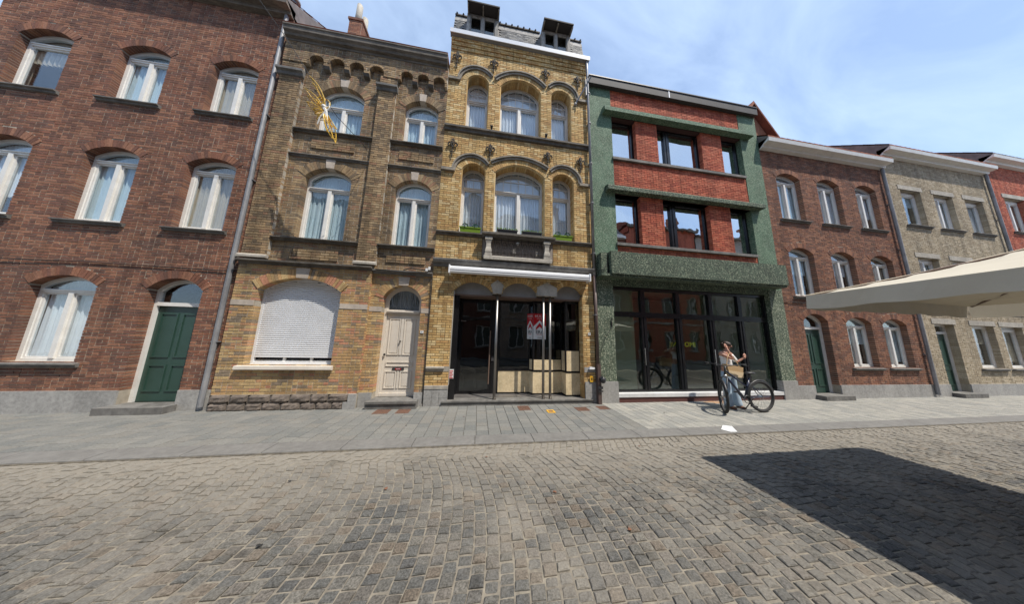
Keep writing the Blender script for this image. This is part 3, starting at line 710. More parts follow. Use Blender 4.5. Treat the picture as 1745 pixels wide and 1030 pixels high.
# planters on the sills
def planter(x, y, z, wd, mat, kind, lab):
    t = thing('planter', lab, 'planter', (x, y, z), 'window boxes of the yellow brick house')
    h = .15; mb = MB(); a, b = wd / 2 - .025, wd / 2; c, d = .06, .075
    mb.add([(x - a, y - c, z), (x + a, y - c, z), (x + a, y + c, z), (x - a, y + c, z), (x - b, y - d, z + h), (x + b, y - d, z + h), (x + b, y + d, z + h), (x - b, y + d, z + h)],
           [(3, 2, 1, 0), (0, 1, 5, 4), (1, 2, 6, 5), (2, 3, 7, 6), (3, 0, 4, 7)]); mb.box(x - b - .01, x + b + .01, y - d - .01, y - d + .004, z + h - .02, z + h + .005)
    mb.build('trough', mat, t); MB().box(x - b + .01, x + b - .01, y - d + .01, y + d - .01, z + h - .03, z + h - .015).build('soil', 'dark_stone', t)
    lf = MB()
    if kind == 'ball':
        for s in (-1, 1):
            for k in range(170):
                th = math.acos(U(-.4, 1)); ph = U(0, 6.28); v = Vector((math.sin(th) * math.cos(ph), math.sin(th) * math.sin(ph), math.cos(th)))
                p = Vector((x + s * wd * .25, y, z + h + .03)) + v * .085; q = v.cross(Vector((U(-1, 1), U(-1, 1), U(-1, 1)))).normalized() * .014; r_ = v * .022
                lf.add([p - q, p + q, p + r_], [(0, 1, 2)])
        lf.build('foliage', 'blue_leaf', t)
    else:
        for k in range(260):
            p = Vector((x + U(-b, b), y + U(-d, d), z + h - .01)); v = Vector((U(-.3, .3), U(-.3, .3), 1)) * U(.03, .085); q = Vector((U(-1, 1), U(-1, 1), U(-.2, .3))).normalized() * .011
            lf.add([p - q, p + q, p + v], [(0, 1, 2)]); lf.add([p + v * .6 - q, p + v * .6 + q, p + v * 1.1], [(0, 1, 2)])
        lf.build('foliage', 'lime_leaf', t)
planter(-.33, .04, 4.39, .56, 'green_plastic', 'ball', 'lime green trough with two bushy balls in the left window')
planter(2.27, .04, 4.39, .56, 'green_plastic', 'ball', 'lime green trough with two bushy balls in the right window')
planter(.67, .0, 4.392, .56, 'black_plastic', 'grass', 'black trough of low green plants at left above the balcony')
planter(1.36, .0, 4.392, .56, 'black_plastic', 'grass', 'black trough of low green plants at right above the balcony')
# wall anchors (iron fleurs)
def anchor(x, z1, z0):
    y = -.05; mb = MB(); zc = z0 + (z1 - z0) * .62; h = z1 - z0
    mb.prism([(x - .012, z0), (x + .012, z0), (x + .014, z1 - .1), (x + .035, z1 - .06), (x, z1), (x - .035, z1 - .06), (x - .014, z1 - .1)], y, y + .014, 'y')
    for s in (-1, 1):
        pts = [(x, zc - .1), (x + s * .04, zc + .01), (x + s * .07, zc + .06), (x + s * .105, zc + .055), (x + s * .125, zc), (x + s * .11, zc - .05), (x + s * .085, zc - .045)]
        mb.tube([(p[0], y, p[1]) for p in pts], [.012, .018, .022, .022, .018, .014, .008], 6)
        mb.tube([(x, y, zc + .02), (x + s * .045, y, zc + .1), (x + s * .05, y, zc + .15)], [.012, .016, .006], 5)
        mb.tube([(x, y, z0 + .12), (x + s * .04, y, z0 + .15), (x + s * .055, y, z0 + .1)], [.012, .014, .006], 5)
    mb.box(x - .01, x + .01, y, .01, zc - .02, zc + .02); mb.box(x - .01, x + .01, y, .01, z0 + .1, z0 + .13)
    mb.build('wall_anchor', 'wrought_iron', Hc)
for x, a, b in ((-.98, 10.12, 9.56), (.115, 10.1, 9.62), (1.74, 10.1, 9.62), (2.81, 10.1, 9.56), (-.935, 7.16, 6.58), (.115, 7.14, 6.63), (1.82, 7.16, 6.66), (2.84, 7.14, 6.6)): anchor(x, a, b)
for x in (.12, 1.75):
    t = thing('spotlight', 'small black spotlight on the upper string course at %s' % ('left' if x < 1 else 'right'), 'spotlight', (x, -.06, 7.56), 'small spotlights')
    MB().box(x - .02, x + .02, -.08, -.03, 7.56, 7.6).build('bracket', 'black_plastic', t)
    MB().tube([(x, -.12, 7.68), (x, -.05, 7.63)], [.045, .03], 10).build('lamp_head', 'black_plastic', t)
# gutter, mansard, dormers
mould(Hc, [(-.07, 10.56), (-.085, 10.6), (-.16, 10.63), (-.16, 10.66), (-.07, 10.66)], LX - .03, RX + .05, 'grey_panel', 'soffit')
MB().prism([(-.165, 10.60), (-.18, 10.60), (-.19, 10.73), (-.165, 10.74), (-.16, 10.665), (-.0, 10.665), (0, 10.66), (-.16, 10.66)], LX - .03, RX + .06, 'x').build('gutter', 'white_metal', Hc)
def ms(z): return -.02 + (z - 10.65) * .22
MB().prism([(ms(10.66), 10.66), (ms(11.95) + .0, 11.95), (5, 11.95), (5, 10.5), (.1, 10.5)], LX, RX - .02, 'x').build('roof', 'roof_lead', Hc)
sl_ = MB(); D1 = (-.785, .195); D2 = (1.62, 2.6)
z = 10.72; row = 0
while z < 11.62:
    x = LX + (.06 if row % 2 else 0)
    while x < RX - .1:
        a, b = x + .003, min(x + .13, RX - .03) - .003
        if not any(a < d[1] + .04 and b > d[0] - .04 for d in (D1, D2)):
            y0, y1 = ms(z) - .02 + U(-.003, .003), ms(z + .11) - .008
            sl_.add([(a, y0, z), (b, y0, z + U(-.004, .004)), (b, y1, z + .11), (a, y1, z + .11), (a, y0 + .012, z), (b, y0 + .012, z)], [(0, 1, 2, 3), (0, 4, 5, 1)])
        x += .13
    z += .075; row += 1
sl_.build('slates', 'slate', Hc, kind='stuff')
for a, b in ((LX, D1[0]), (D1[1], D2[0]), (D2[1], RX - .02)):
    MB().prism([(ms(11.66) - .02, 11.66), (ms(11.9) - .02, 11.9), (ms(11.9) + .02, 11.9), (ms(11.66) + .02, 11.66)], a, b, 'x').build('fascia', 'dormer_wood', Hc)
    r = MB(); x = a
    r.prism([(ms(11.9) - .06, 11.9), (ms(11.9) - .06, 11.94), (.35, 12.05), (.35, 11.96)], a, b, 'x')
    while x < b - .05:
        r.ball((x + .06, ms(11.9) - .05, 11.95), .035, .05, .03, 6, 4); x += .2
    r.build('ridge_tiles', 'dark_stone', Hc)
def dormer(x0, x1):
    d = MB(); zb, zt = 10.9, 11.72; y = .0
    d.box(x0, x0 + .1, y, .9, 10.7, zt).box(x1 - .1, x1, y, .9, 10.7, zt).box(x0 + .11, x1 - .11, y, .2, zt - .07, zt).box(x0 + .11, x1 - .11, y, .2, 10.9, zb + .1)
    o = d.build('dormer', 'dormer_wood', Hc)
    c = (x0 + x1) / 2; m = MB(); m.box(c - .045, c + .045, y - .01, .2, zb + .1, zt - .07)
    for a, b in ((x0 + .11, c - .045), (c + .045, x1 - .11)):
        s = Op(a, b, zb + .1, zt - .07); m.ring(s.outline(), s.inset(.022).outline(), y + .02, y + .06); glass(s.inset(.022), y + .04, 'shop_glass', o)
    m.build('window_frame', 'dormer_wood', o)
    MB().prism([(-.27, 11.725), (-.27, 11.77), (.9, 11.92), (.9, 11.86)], x0 + .01, x1 + .02, 'x').build('dormer_roof', 'wrought_iron', o)
    m = MB().box(x0 + .015, x0 + .05, -.24, -.002, 11.66, 11.724).box(x1 - .03, x1 + .015, -.24, -.002, 11.66, 11.724).box(c - .02, c + .02, -.24, -.012, 11.68, 11.724); m.build('roof_bracket', 'weathered_wood', o)
dormer(*D1); dormer(*D2)
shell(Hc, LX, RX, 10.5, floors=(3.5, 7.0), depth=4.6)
# shop: cornice awning box
aw = tag(MB().prism([(-.0, 3.40), (-.20, 3.385), (-.225, 3.36), (-.23, 3.25), (-.205, 3.215), (-.17, 3.21), (-.17, 3.25), (-.0, 3.26)], -.79, 2.97, 'x').build('awning_box', 'white_metal'), 'long white closed awning box above the shop arches', 'awning')
MB().box(-.785, 2.965, -.236, -.229, 3.285, 3.295).build('awning_groove', 'grey_metal', aw)
for x in (-.785, 2.935): MB().box(x, x + .03, -.24, -.0, 3.20, 3.41).build('end_cap', 'white_metal', aw)
# stone trims of the shop piers
MB().prism([(0, .80), (-.012, .80), (-.012, .92), (0, .92)], LX, -.65, 'x').build('stone_band', 'pale_stone', Hc)
MB().prism([(-.012, .86), (-.07, .875), (-.07, .91), (-.012, .918)], LX + .02, -.76, 'x').build('stone_cap', 'pale_stone', Hc)
MB().prism([(-.0, .79), (-.014, .79), (-.014, .92), (0, .92)], 2.82, RX, 'x').build('stone_band', 'grey_plinth', Hc)
MB().box(LX + .01, -.64, -.05, .0, .405, .48).build('plinth_cap', 'pale_stone', Hc)
for i, (a, b) in enumerate(((LX + .01, -1.0), (-.995, -.84), (-.835, -.64))):
    for z0, z1 in ((.0, .2), (.204, .402)): MB().box(a, b, -.04 + U(-.004, .004), .0, z0, z1).build('plinth_stone', 'grey_plinth', Hc)
for z0, z1 in ((.0, .27), (.274, .545)): MB().box(2.83, RX, -.03, .0, z0, z1).build('plinth_stone', 'grey_plinth', Hc)
MB().box(-.648, -.636, -.005, .3, .48, 2.8).build('jamb_lining', 'pale_stone', Hc)
MB().box(2.806, 2.819, -.005, .3, .13, 2.8).build('jamb_lining', 'yellow_brick', Hc)
jb = MB()
for i in range(42):
    z = .14 + i * .0632
    jb.box(2.797, 2.807, .0, .14, z, z + .054).box(2.797, 2.807, .15, .29, z, z + .054)
jb.build('jamb_bricks', 'yellow_brick', Hc)
# shop front
fl = MB()
MB().prism([(-.055, .0), (-.055, .1), (-.075, .1), (-.075, .13), (.25, .132), (.25, .0)], -.77, 3.03, 'x').build('shop_step', 'blue_stone', Hc)
MB().box(-.65, 2.83, .25, 4.4, .0, .128).build('shop_floor', 'tile_floor', Hc)
for i in range(10):
    for j in range(2):
        a = -.64 + i * .345; MB().box(a + .003, a + .342, .255 + j * .2, .45 + j * .2, .12, .136).build('floor_tile', 'tile_floor', Hc)
for o in sop: MB().box(o.x0 - .02, o.x1 + .02, .145, .165, 2.74, 3.16).build('arch_panel', 'grey_panel', Hc)
MB().box(-.65, 2.82, .13, .68, 2.70, 2.74).build('shop_lintel', 'brown_wood', Hc)
def capital(x0, x1, base):
    c = (x0 + x1) / 2; m = MB(); xb0, xb1 = base
    m.prism([(xb0, 2.785), (xb1, 2.785), (xb1 + .01, 2.84), (x1 - .015, 2.96), (x1, 3.0), (c, 3.14), (x0, 3.0), (x0 + .015, 2.96), (xb0 - .01, 2.84)], -.04, .135, 'y')
    m.box(xb0 - .01, xb1 + .01, -.05, .135, 2.77, 2.785); m.build('capital', 'pale_stone', Hc)
capital(.28, .625, (.345, .57)); capital(1.51, 2.085, (1.53, 2.07))
for x in (.47, 1.716, 1.90):
    m = MB().tube([(x, .045, .132), (x, .045, 2.77)], .034, 14); m.build('post', 'steel', Hc, smooth=True)
    MB().tube([(x, .045, .132), (x, .045, .145)], .05, 14).build('post_foot', 'steel', Hc)
# dark framed glazing; stall risers in terrazzo
BF_ = 'black_frame'
def seg_wall(p, q, z0, z1, mat, name, th=.03, parent=None):
    p = Vector(p); q = Vector(q); d = (q - p).normalized(); n = Vector((-d.y, d.x)) * th
    return MB().prism([tuple(p), tuple(q), tuple(q + n), tuple(p + n)], z0, z1, 'z').build(name, mat, parent or Hc)
A0, A1, B0, B1, B2, C0, C1 = (.60, .60), (1.47, .60), (1.54, .44), (2.10, .44), (2.40, .46), (2.40, .22), (2.81, .22)
B1 = (2.06, .44)
segs = [(A0, A1, .74), (A1, B0, 1.06), (B0, B1, 1.06), (B1, (2.38, .50), 1.06), ((2.38, .50), C0, 1.32), (C0, C1, 1.32)]
for p, q, zt in segs:
    seg_wall(p, q, .175, .735, 'terrazzo', 'stall_riser')
    if zt > .8: seg_wall(p, q, .785, zt - .002, 'terrazzo', 'stall_riser')
    pp = Vector(p); qq = Vector(q); d = (qq - pp).normalized(); n = Vector((d.y, -d.x)) * .006
    seg_wall(pp + n, qq + n, .735, .785, BF_, 'trim_strip', .04); seg_wall(pp + n, qq + n, .128, .175, BF_, 'trim_strip', .04)
    zb = zt if zt > .8 else .785
    seg_wall(p, q, zb, zb + .03, BF_, 'shop_frame', .035); seg_wall(p, q, 2.62, 2.70, BF_, 'shop_frame', .035)
    wf = seg_wall(pp + d * .012, qq - d * .012, zb + .03, 2.62, 'shop_glass', 'shop_pane', .008)
for p in (A0, A1, B0, (2.38, .50), C0, (2.80, .22)):
    MB().box(p[0] - .02, p[0] + .02, p[1] - .012, p[1] + .03, .785, 2.70).build('shop_frame', BF_, Hc)
MB().box(.40, .60, .59, .66, .128, 2.70).build('shop_frame', BF_, Hc)
# left return and door
seg_wall((-.64, .12), (-.50, .60), .128, 2.70, 'black_frame', 'side_pilaster', .04)
MB().box(-.66, -.50, .10, .14, .128, 2.70).build('shop_frame', BF_, Hc)
dr = MB().box(-.50, -.43, .60, .66, .13, 2.68).box(.33, .40, .60, .66, .13, 2.68).box(-.43, .33, .60, .66, 2.12, 2.19).box(-.43, .33, .60, .66, 2.60, 2.68).box(-.43, .33, .60, .66, .13, .19).build('shop_door', BF_, Hc)
MB().box(-.43, .33, .625, .633, .19, 2.12).build('pane', 'shop_glass', dr); MB().box(-.43, .33, .625, .633, 2.19, 2.60).build('pane', 'shop_glass', dr)
MB().tube([(.335, .555, .40), (.35, .555, 1.82)], .017, 8).box(.335, .355, .56, .6, .5, .53).box(.335, .355, .56, .6, 1.7, 1.73).build('door_handle', 'brown_wood', dr)
MB().box(-.47, -.33, .592, .6, 2.06, 2.09).build('door_closer', 'steel', dr)
MB().box(.40, .47, .575, .59, 1.0, 1.12).build('lock_plate', 'grey_metal', dr)
# chair inside, stickers
ch = thing('chair', 'thin metal chair standing behind the shop door glass', 'chair', (-.2, 1.4, .13))
m = MB()
for (x, y) in ((-.42, 1.2), (0., 1.2), (-.38, 1.6), (-.04, 1.6)): m.tube([(x, y, .13), (x * .9 - .02, y, .62)], .012, 6)
m.tube([(-.39, 1.2, .62), (.0, 1.2, .62), (-.04, 1.6, .62), (-.36, 1.6, .62)], .012, 6, closed=True); m.build('legs', 'steel', ch)
MB().box(-.37, -.03, 1.22, 1.6, .625, .645).build('seat', 'black_plastic', ch); MB().box(-.37, -.03, 1.59, 1.61, .75, 1.1).tube([(-.36, 1.6, .62), (-.36, 1.62, 1.0)], .01, 5).tube([(-.04, 1.6, .62), (-.04, 1.62, 1.0)], .01, 5).build('backrest', 'black_plastic', ch)
st = tag(MB().box(-.655, -.54, .088, .098, .62, .84).build('sticker', 'white_print'), 'small white sticker with red print beside shop door', 'sticker')
for i, z in enumerate((.80, .76, .72, .68, .64)):
    MB().box(-.645, -.55 - .02 * (i % 2), .0855, .0875, z - .012, z + .008).build('print_line', 'red_print', st)
# for rent poster, folded round the corner of the bay
po = thing('letting_poster', 'red and white estate agent poster taped inside the bay window', 'poster', (1.6, .42, 1.6))
def poster_face(p, q, words):
    p = Vector(p); q = Vector(q); d = (q - p); L_ = d.length; u = d.normalized(); n = Vector((u.y, -u.x)); ang = math.atan2(u.y, u.x)
    X = lambda s, k: p + u * s * L_ + n * k
    def poly(pts, k, mat, name):
        MB().add([(X(s, k).x, X(s, k).y, z) for s, z in pts] + [(X(s, k - .0015).x, X(s, k - .0015).y, z) for s, z in pts],
                 [tuple(range(len(pts))), tuple(range(len(pts), 2 * len(pts)))[::-1]] + [(i, (i + 1) % len(pts), len(pts) + (i + 1) % len(pts), len(pts) + i) for i in range(len(pts))]).build(name, mat, po)
    poly([(0, 1.62), (1, 1.62), (1, 2.34), (0, 2.34)], .004, 'white_print', 'sheet')
    poly([(0, 1.97), (.08, 2.0), (.5, 2.15), (.92, 2.0), (1, 1.97), (1, 2.34), (0, 2.34)], .006, 'red_print', 'red_field')
    poly([(.2, 1.94), (.5, 2.08), (.8, 1.94), (.8, 1.87), (.5, 1.97), (.2, 1.87)], .006, 'red_print', 'roof_mark')
    sx = min(1, L_ / .34)
    c = X(.5, .0085)
    text('HUUR', 'lettering', 'white_print', po, (c.x, c.y, 2.26), .105, (math.pi / 2, 0, ang), sx=sx)
    text('TE HUUR', 'lettering', 'white_print', po, (c.x, c.y, 2.19), .04, (math.pi / 2, 0, ang), sx=sx)
    text('ERA', 'lettering', 'black_print', po, (c.x, c.y, 1.815), .13, (math.pi / 2, 0, ang), sx=sx)
    text('VASTGOED', 'lettering', 'red_print', po, (c.x, c.y, 1.75), .035, (math.pi / 2, 0, ang), sx=sx)
    text('era.be', 'lettering', 'black_print', po, (c.x, c.y, 1.665), .05, (math.pi / 2, 0, ang), sx=sx)
poster_face((1.40, .585), (1.535, .425), 1); poster_face((1.54, .425), (1.90, .425), 2)
ds = thing('hanging_sign', 'dim black sign with grey lettering hanging inside the shop', 'sign', (1.22, .85, 2.25))
MB().box(.95, 1.5, .84, .86, 2.24, 2.52).build('sign_board', 'black_print', ds); text('POMMES', 'lettering', 'grey_print', ds, (1.22, .838, 2.31), .11)
MB().tube([(1.0, .85, 2.52), (1.0, .85, 2.69)], .004, 4).tube([(1.45, .85, 2.52), (1.45, .85, 2.69)], .004, 4).build('chains', 'steel', ds)
# things on the right pier
np_ = tag(MB().box(2.95, 3.02, -.02, -.009, 1.76, 1.83).build('house_number', 'white_print'), 'small white number plate on the pier right of the shop', 'number plate')
text('33', 'digits', 'black_print', np_, (2.985, -.0215, 1.795), .05)
yb = tag(MB().box(2.955, 3.045, -.05, -.031, .55, .70).build('gas_marker', 'yellow_enamel'), 'yellow enamel gas marker plate by the downpipe', 'marker plate')
MB().box(2.985, 3.015, -.053, -.05, .59, .66).build('marker_print', 'black_print', yb)
tag(MB().prism([(2.93, .875), (3.08, .875), (3.08, .92), (2.95, .94)], -.08, -.014, 'y').build('cable_cover', 'white_metal'), 'small pale metal cover on stone band beside downpipe', 'cover')
# downpipe
dp = thing('downpipe', 'long downpipe between the yellow house and the green house', 'downpipe', (3.16, -.08, 0))
MB().tube([(3.145, -.09, 3.4), (3.12, -.09, 10.3), (3.1, -.12, 10.6)], .038, 10).build('upper_pipe', 'zinc', dp, smooth=True)
MB().tube([(3.165, -.09, 1.0), (3.145, -.09, 3.42)], .043, 10).build('lower_pipe', 'brown_pipe', dp, smooth=True)
MB().box(3.125, 3.215, -.14, -.03, .0, 1.02).build('cast_shoe', 'brown_pipe', dp)
for z in (2.3, 4.05, 5.6, 6.9, 8.3, 9.4): MB().tube([(3.14, -.09, z), (3.14, -.09, z + .025)], .05, 10).box(3.09, 3.2, -.1, -.0, z, z + .02).build('pipe_clip', 'zinc', dp)
kn = thing('standpipe_head', 'round black metal valve head beside the downpipe foot', 'valve', (3.24, -.14, .62))
MB().ball((3.25, -.16, .62), .075, .07, .085, 12, 8).build('valve_body', 'black_plastic', kn, smooth=True)
MB().tube([(3.18, -.15, .66), (3.24, -.18, .7)], .03, 8).box(3.11, 3.24, -.17, -.142, .4, .46).box(3.11, 3.24, -.17, -.142, .33, .36).build('clamp', 'black_plastic', kn)
# banner holder on the upper right
bh = tag(MB().tube([(2.72, -.02, 9.0), (3.1, -.35, 9.7)], .022, 8).ball((2.72, -.03, 9.0), .05).box(3.06, 3.13, -.1, .0, 9.35, 9.95).build('flag_holder', 'zinc'), 'grey metal flag pole holder high on the yellow house', 'flag holder')
finish_bricks(Hc)

# ------------------------------------------------------------------ left house (sooty brick)
Ha = thing('terraced_house', 'sooty brown brick house with cream door and white roller shutter', 'house', (-3.2, 0, 0))
AX0 = -5.36
aops = [Op(-4.42, -3.33, 6.76, 7.94, 8.25, .21, .14, .1), Op(-2.3, -1.385, 6.8, 7.95, 8.21, .21, .14, .09),
        Op(-4.44, -3.37, 3.86, 5.52, 5.79, .22, .14, .1), Op(-2.32, -1.385, 3.84, 5.47, 5.735, .22, .14, .09)]
gops_l = [Op(-4.9, -3.2, .93, 2.6, 2.89, .22, .2, .12)]
gops_r = [Op(-2.31, -1.41, .0, 2.52, 2.86, .2, .2, .11)]
PIL = (-2.975, -2.545); PIL2 = (AX0, -4.86)
PANELS = ((-4.42, -3.4, 6.28, 6.53), (-2.31, -1.4, 6.27, 6.52), (-4.45, -3.42, 3.385, 3.62), (-2.33, -1.4, 3.39, 3.62))
def ya(x, z):
    if PIL[0] < x < PIL[1] or PIL2[0] < x < PIL2[1]:
        return -.09 if z > 3.36 else 0
    for (a, b, c, d) in ((-4.42, -3.4, 6.28, 6.53), (-2.31, -1.4, 6.27, 6.52), (-4.45, -3.42, 3.385, 3.62), (-2.33, -1.4, 3.39, 3.62)):
        if a < x < b and c < z < d: return -.028
    return 0
wall_sheet(Ha, (AX0, LX - .005, 3.15, 9.4), aops, 'sooty_mortar', thick=.3)
mb = MB()
for a, b in (PIL, PIL2): mb.box(a, b, -.082, 0, 3.36, 8.72)
mb.build('pilaster_core', 'sooty_mortar', Ha)
def segwall(z0, z1, mat, top=True):
    for (a, b) in ((AX0, PIL2[1]), (PIL2[1], PIL[0]), (PIL[0], PIL[1]), (PIL[1], LX - .005)):
        brick_wall(Ha, mat, a, b, z0, z1, [o for o in aops if o.x0 > a and o.x1 < b], ya, cuts=[(q, c_, d_) for (p_, q_, c_, d_) in PANELS for q in (p_, q_)])
segwall(3.36, 8.74, 'sooty_brick')
for o in aops:
    voussoirs(Ha, o, 'sooty_brick', y0=-.016)
    k = o.key; w0 = k * .85; MB().prism([(o.cx - w0, o.zc - .004), (o.cx + w0, o.zc - .004), (o.cx + k * 1.12, o.zc + o.t + .01), (o.cx - k * 1.12, o.zc + o.t + .01)], -.03, .1, 'y').build('keystone', 'pink_stone', Ha)
# ground floor: left bay proud by 9 cm
wl = wall_sheet(Ha, (AX0, -2.6, .0, 3.18), gops_l, 'mortar', y=-.08, thick=.36)
wall_sheet(Ha, (-2.6, LX - .005, .0, 3.18), gops_r, 'mortar', y=0, thick=.3)
brick_wall(Ha, 'cleaned_brick', AX0, -2.6, .335, 2.215, gops_l, y=-.08); brick_wall(Ha, 'cleaned_brick', AX0, -2.6, 2.335, 3.18, gops_l, y=-.08)
brick_wall(Ha, 'cleaned_brick', -2.597, LX - .005, .335, 2.19, gops_r); brick_wall(Ha, 'cleaned_brick', -2.597, LX - .005, 2.31, 3.14, gops_r)
qb = MB()
for i in range(45): z = .34 + i * .0627; (qb.box(-2.6, -2.592, -.085, .0, z, z + .053))
qb.build('return_bricks', 'cleaned_brick', Ha)
brick_wall(Ha, 'sooty_brick', AX0, LX - .005, 3.24, 3.36, [])
for o in gops_l + gops_r:
    ll = o in gops_l; voussoirs(Ha, o, 'cleaned_brick', y0=-.1 if ll else -.016)
    k = o.key; yy = -.11 if ll else -.03; MB().prism([(o.cx - k, o.zc - .004), (o.cx + k, o.zc - .004), (o.cx + k * 1.2, o.zc + o.t + .01), (o.cx - k * 1.2, o.zc + o.t + .01)], yy, .08, 'y').build('keystone', 'pink_stone', Ha)
for a, b, z, y in ((AX0, -4.92, 2.215, -.095), (-3.19, -2.595, 2.215, -.095), (-2.59, -2.315, 2.19, -.014), (-1.405, LX - .005, 2.19, -.014)):
    MB().box(a, b, y, y + .09, z, z + .118).build('stone_band', 'pink_stone', Ha)
# string courses & sills
P1 = lambda z, o=.1, h=.09: [(0, z - h), (-o * .5, z - h + .01), (-o * .55, z - h * .5), (-o, z - h * .4), (-o, z - .015), (0, z)]
for a, b in ((-4.85, -2.98), (-2.54, LX - .005)):
    mould(Ha, P1(6.1, .07, .08), a, b, 'blue_stone', 'string_course'); mould(Ha, P1(6.79 if a < -3 else 6.81, .1, .09), a, b, 'dark_stone', 'window_sill')
    mould(Ha, P1(3.87, .12, .1), a, b, 'dark_stone', 'window_sill')
mould(Ha, P1(3.26, .2, .12), AX0, -2.58, 'dark_stone', 'string_course', 2); mould(Ha, P1(3.22, .12, .11), -2.578, LX - .005, 'blue_stone', 'string_course')
for a, b in (PIL, PIL2):
    mould(Ha, [(-.08, 3.30), (-.16, 3.30), (-.16, 3.35), (-.13, 3.38), (-.08, 3.38)], a - .04, b + .04, 'pale_stone', 'pilaster_base')
    mould(Ha, [(-.08, 8.22), (-.13, 8.24), (-.15, 8.30), (-.2, 8.33), (-.2, 8.39), (-.08, 8.41)], a - .05, b + .06, 'blue_stone', 'pilaster_cap')
# corbelled frieze
fr = [(-4.83, -4.47), (-4.33, -3.95), (-3.84, -3.46), (-3.33, -2.94), (-2.5, -2.17), (-2.05, -1.73), (-1.61, -1.28)]
fr = [tuple(v * .983 for v in p) for p in fr]
fops = [Op(a, b, 8.6, 8.8, 8.98, .06, .11) for a, b in fr]
fsh = [Op(a, b, 8.7, 8.8, 8.98) for a, b in fr]
pts = [(AX0, 8.74)]; 
low = [(AX0, 8.70)]
for o in fops:
    low.append((o.x0, 8.70)); low += [(o.cx + o.R * math.sin(-o.a + 2 * o.a * i / 10), o.cz + o.R * math.cos(-o.a + 2 * o.a * i / 10)) for i in range(11)]; low.append((o.x1, 8.70))
low.append((LX - .005, 8.70))
MB().prism(low + [(LX - .005, 9.35), (AX0, 9.35)], -.11, .0, 'y').build('frieze_core', 'sooty_mortar', Ha)
brick_wall(Ha, 'sooty_brick', AX0, LX - .005, 8.70, 9.33, [Op(o.x0, o.x1, 8.6, 8.8, 8.98, .06, .11) for o in fops], y=-.11)
brick_wall(Ha, 'sooty_brick', AX0, LX - .005, 8.745, 9.0, [])
for o in fops: voussoirs(Ha, o, 'sooty_brick', y0=-.125, depth=.0, wd=.05)
for o in fops[:-1]:
    i = fops.index(o); nx = fops[i + 1]
    if nx.x0 - o.x1 < .2: MB().prism([(-.005, 8.60), (-.09, 8.63), (-.125, 8.70), (-.005, 8.70)], o.x1 - .01, nx.x0 + .01, 'x').build('corbel', 'dark_stone', Ha)
mould(Ha, [(-.0, 9.30), (-.13, 9.30), (-.14, 9.35), (-.2, 9.37), (-.22, 9.42), (-.27, 9.46), (-.28, 9.55), (-.3, 9.57), (-.3, 9.6), (0, 9.62)], AX0, LX - .02, 'weathered_wood', 'cornice', 2)
MB().prism([(-.28, 9.605), (-.3, 9.64), (-.02, 9.70), (5, 10.9), (5, 9.0), (0, 9.3)], AX0, LX - .02, 'x').build('roof', 'clay_tile', Ha)
for o, tz in ((aops[0], 7.68), (aops[1], 7.7), (aops[2], 5.27), (aops[3], 5.24)):
    window(Ha, o, .13, 'sash2', .06, .03, tz, cur='blue_curtain', mull=.075)
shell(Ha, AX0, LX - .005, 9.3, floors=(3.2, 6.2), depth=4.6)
# roller shutter
o = gops_l[0]; sh = MB().ring(o.outline(), o.inset(.05, .05, .03).outline(), .07, .13).build('roller_shutter', 'shutter_paint', Ha)
i_ = o.inset(.05, .05, .03); z = 1.13
while z < i_.zc - .01:
    b = i_.block(z + .02, 0)
    if b: MB().prism([(.088, z), (.078, z + .008), (.074, z + .024), (.08, z + .04), (.09, z + .046), (.095, z + .02)], max(b[0], i_.x0), min(b[1], i_.x1), 'x').build('slat', 'shutter_paint', sh)
    z += .047
MB().box(o.x0 + .05, o.x1 - .05, .075, .095, 1.085, 1.13).build('bottom_rail', 'shutter_paint', sh)
MB().box(o.x0 + .05, o.x1 - .05, .11, .14, .98, 1.02).box(-4.3, -4.25, .1, .13, .98, 1.1).box(-3.75, -3.7, .1, .13, .98, 1.1).build('window_rail', 'white_paint', sh)
MB().box(o.x0, o.x1, .15, .16, .9, 2.9).build('dark_window', 'black_frame', sh)
MB().prism([(.2, .945), (-.08, .93), (-.16, .92), (-.165, .855), (-.15, .84), (-.08, .835), (.2, .835)], o.x0 - .1, o.x1 + .05, 'x').build('painted_sill', 'cream_paint', Ha)
# plinth: two courses of rock-faced stones
def rock(x0, x1, z0, z1, yb):
    nx, nz = 7, 4; bm_ = MB(); vs = []
    for j in range(nz + 1):
        for i in range(nx + 1):
            e = (i in (0, nx) or j in (0, nz)); vs.append((x0 + (x1 - x0) * i / nx, yb - (.005 if e else U(.02, .04)), z0 + (z1 - z0) * j / nz))
    fs = [(j * (nx + 1) + i, j * (nx + 1) + i + 1, (j + 1) * (nx + 1) + i + 1, (j + 1) * (nx + 1) + i) for j in range(nz) for i in range(nx)]
    bm_.add(vs, fs); bm_.box(x0, x1, yb - .005, yb + .03, z0, z1); bm_.build('plinth_stone', 'rock_stone', Ha)
MB().box(AX0, -2.6, -.098, -.081, .0, .333).build('plinth_mortar', 'mortar', Ha)
for (z0, z1) in ((.005, .16), (.168, .328)):
    x = AX0
    end = -2.84 if z0 < .1 else -2.75
    while x < end - .1:
        wv = U(.24, .42); e = min(x + wv, end)
        if end - e < .15: e = end
        rock(x + .005, e - .005, z0, z1, -.1); x = e
MB().box(-2.84, -2.595, -.13, -.08, .0, .163).build('plinth_quoin', 'grey_plinth', Ha); MB().box(-2.75, -2.595, -.13, -.08, .167, .33).build('plinth_quoin', 'grey_plinth', Ha)
MB().box(-2.592, -2.32, -.03, .0, .0, .33).build('plinth_quoin', 'grey_plinth', Ha); MB().box(-1.405, LX - .01, -.03, .0, .0, .33).build('plinth_quoin', 'grey_plinth', Ha)
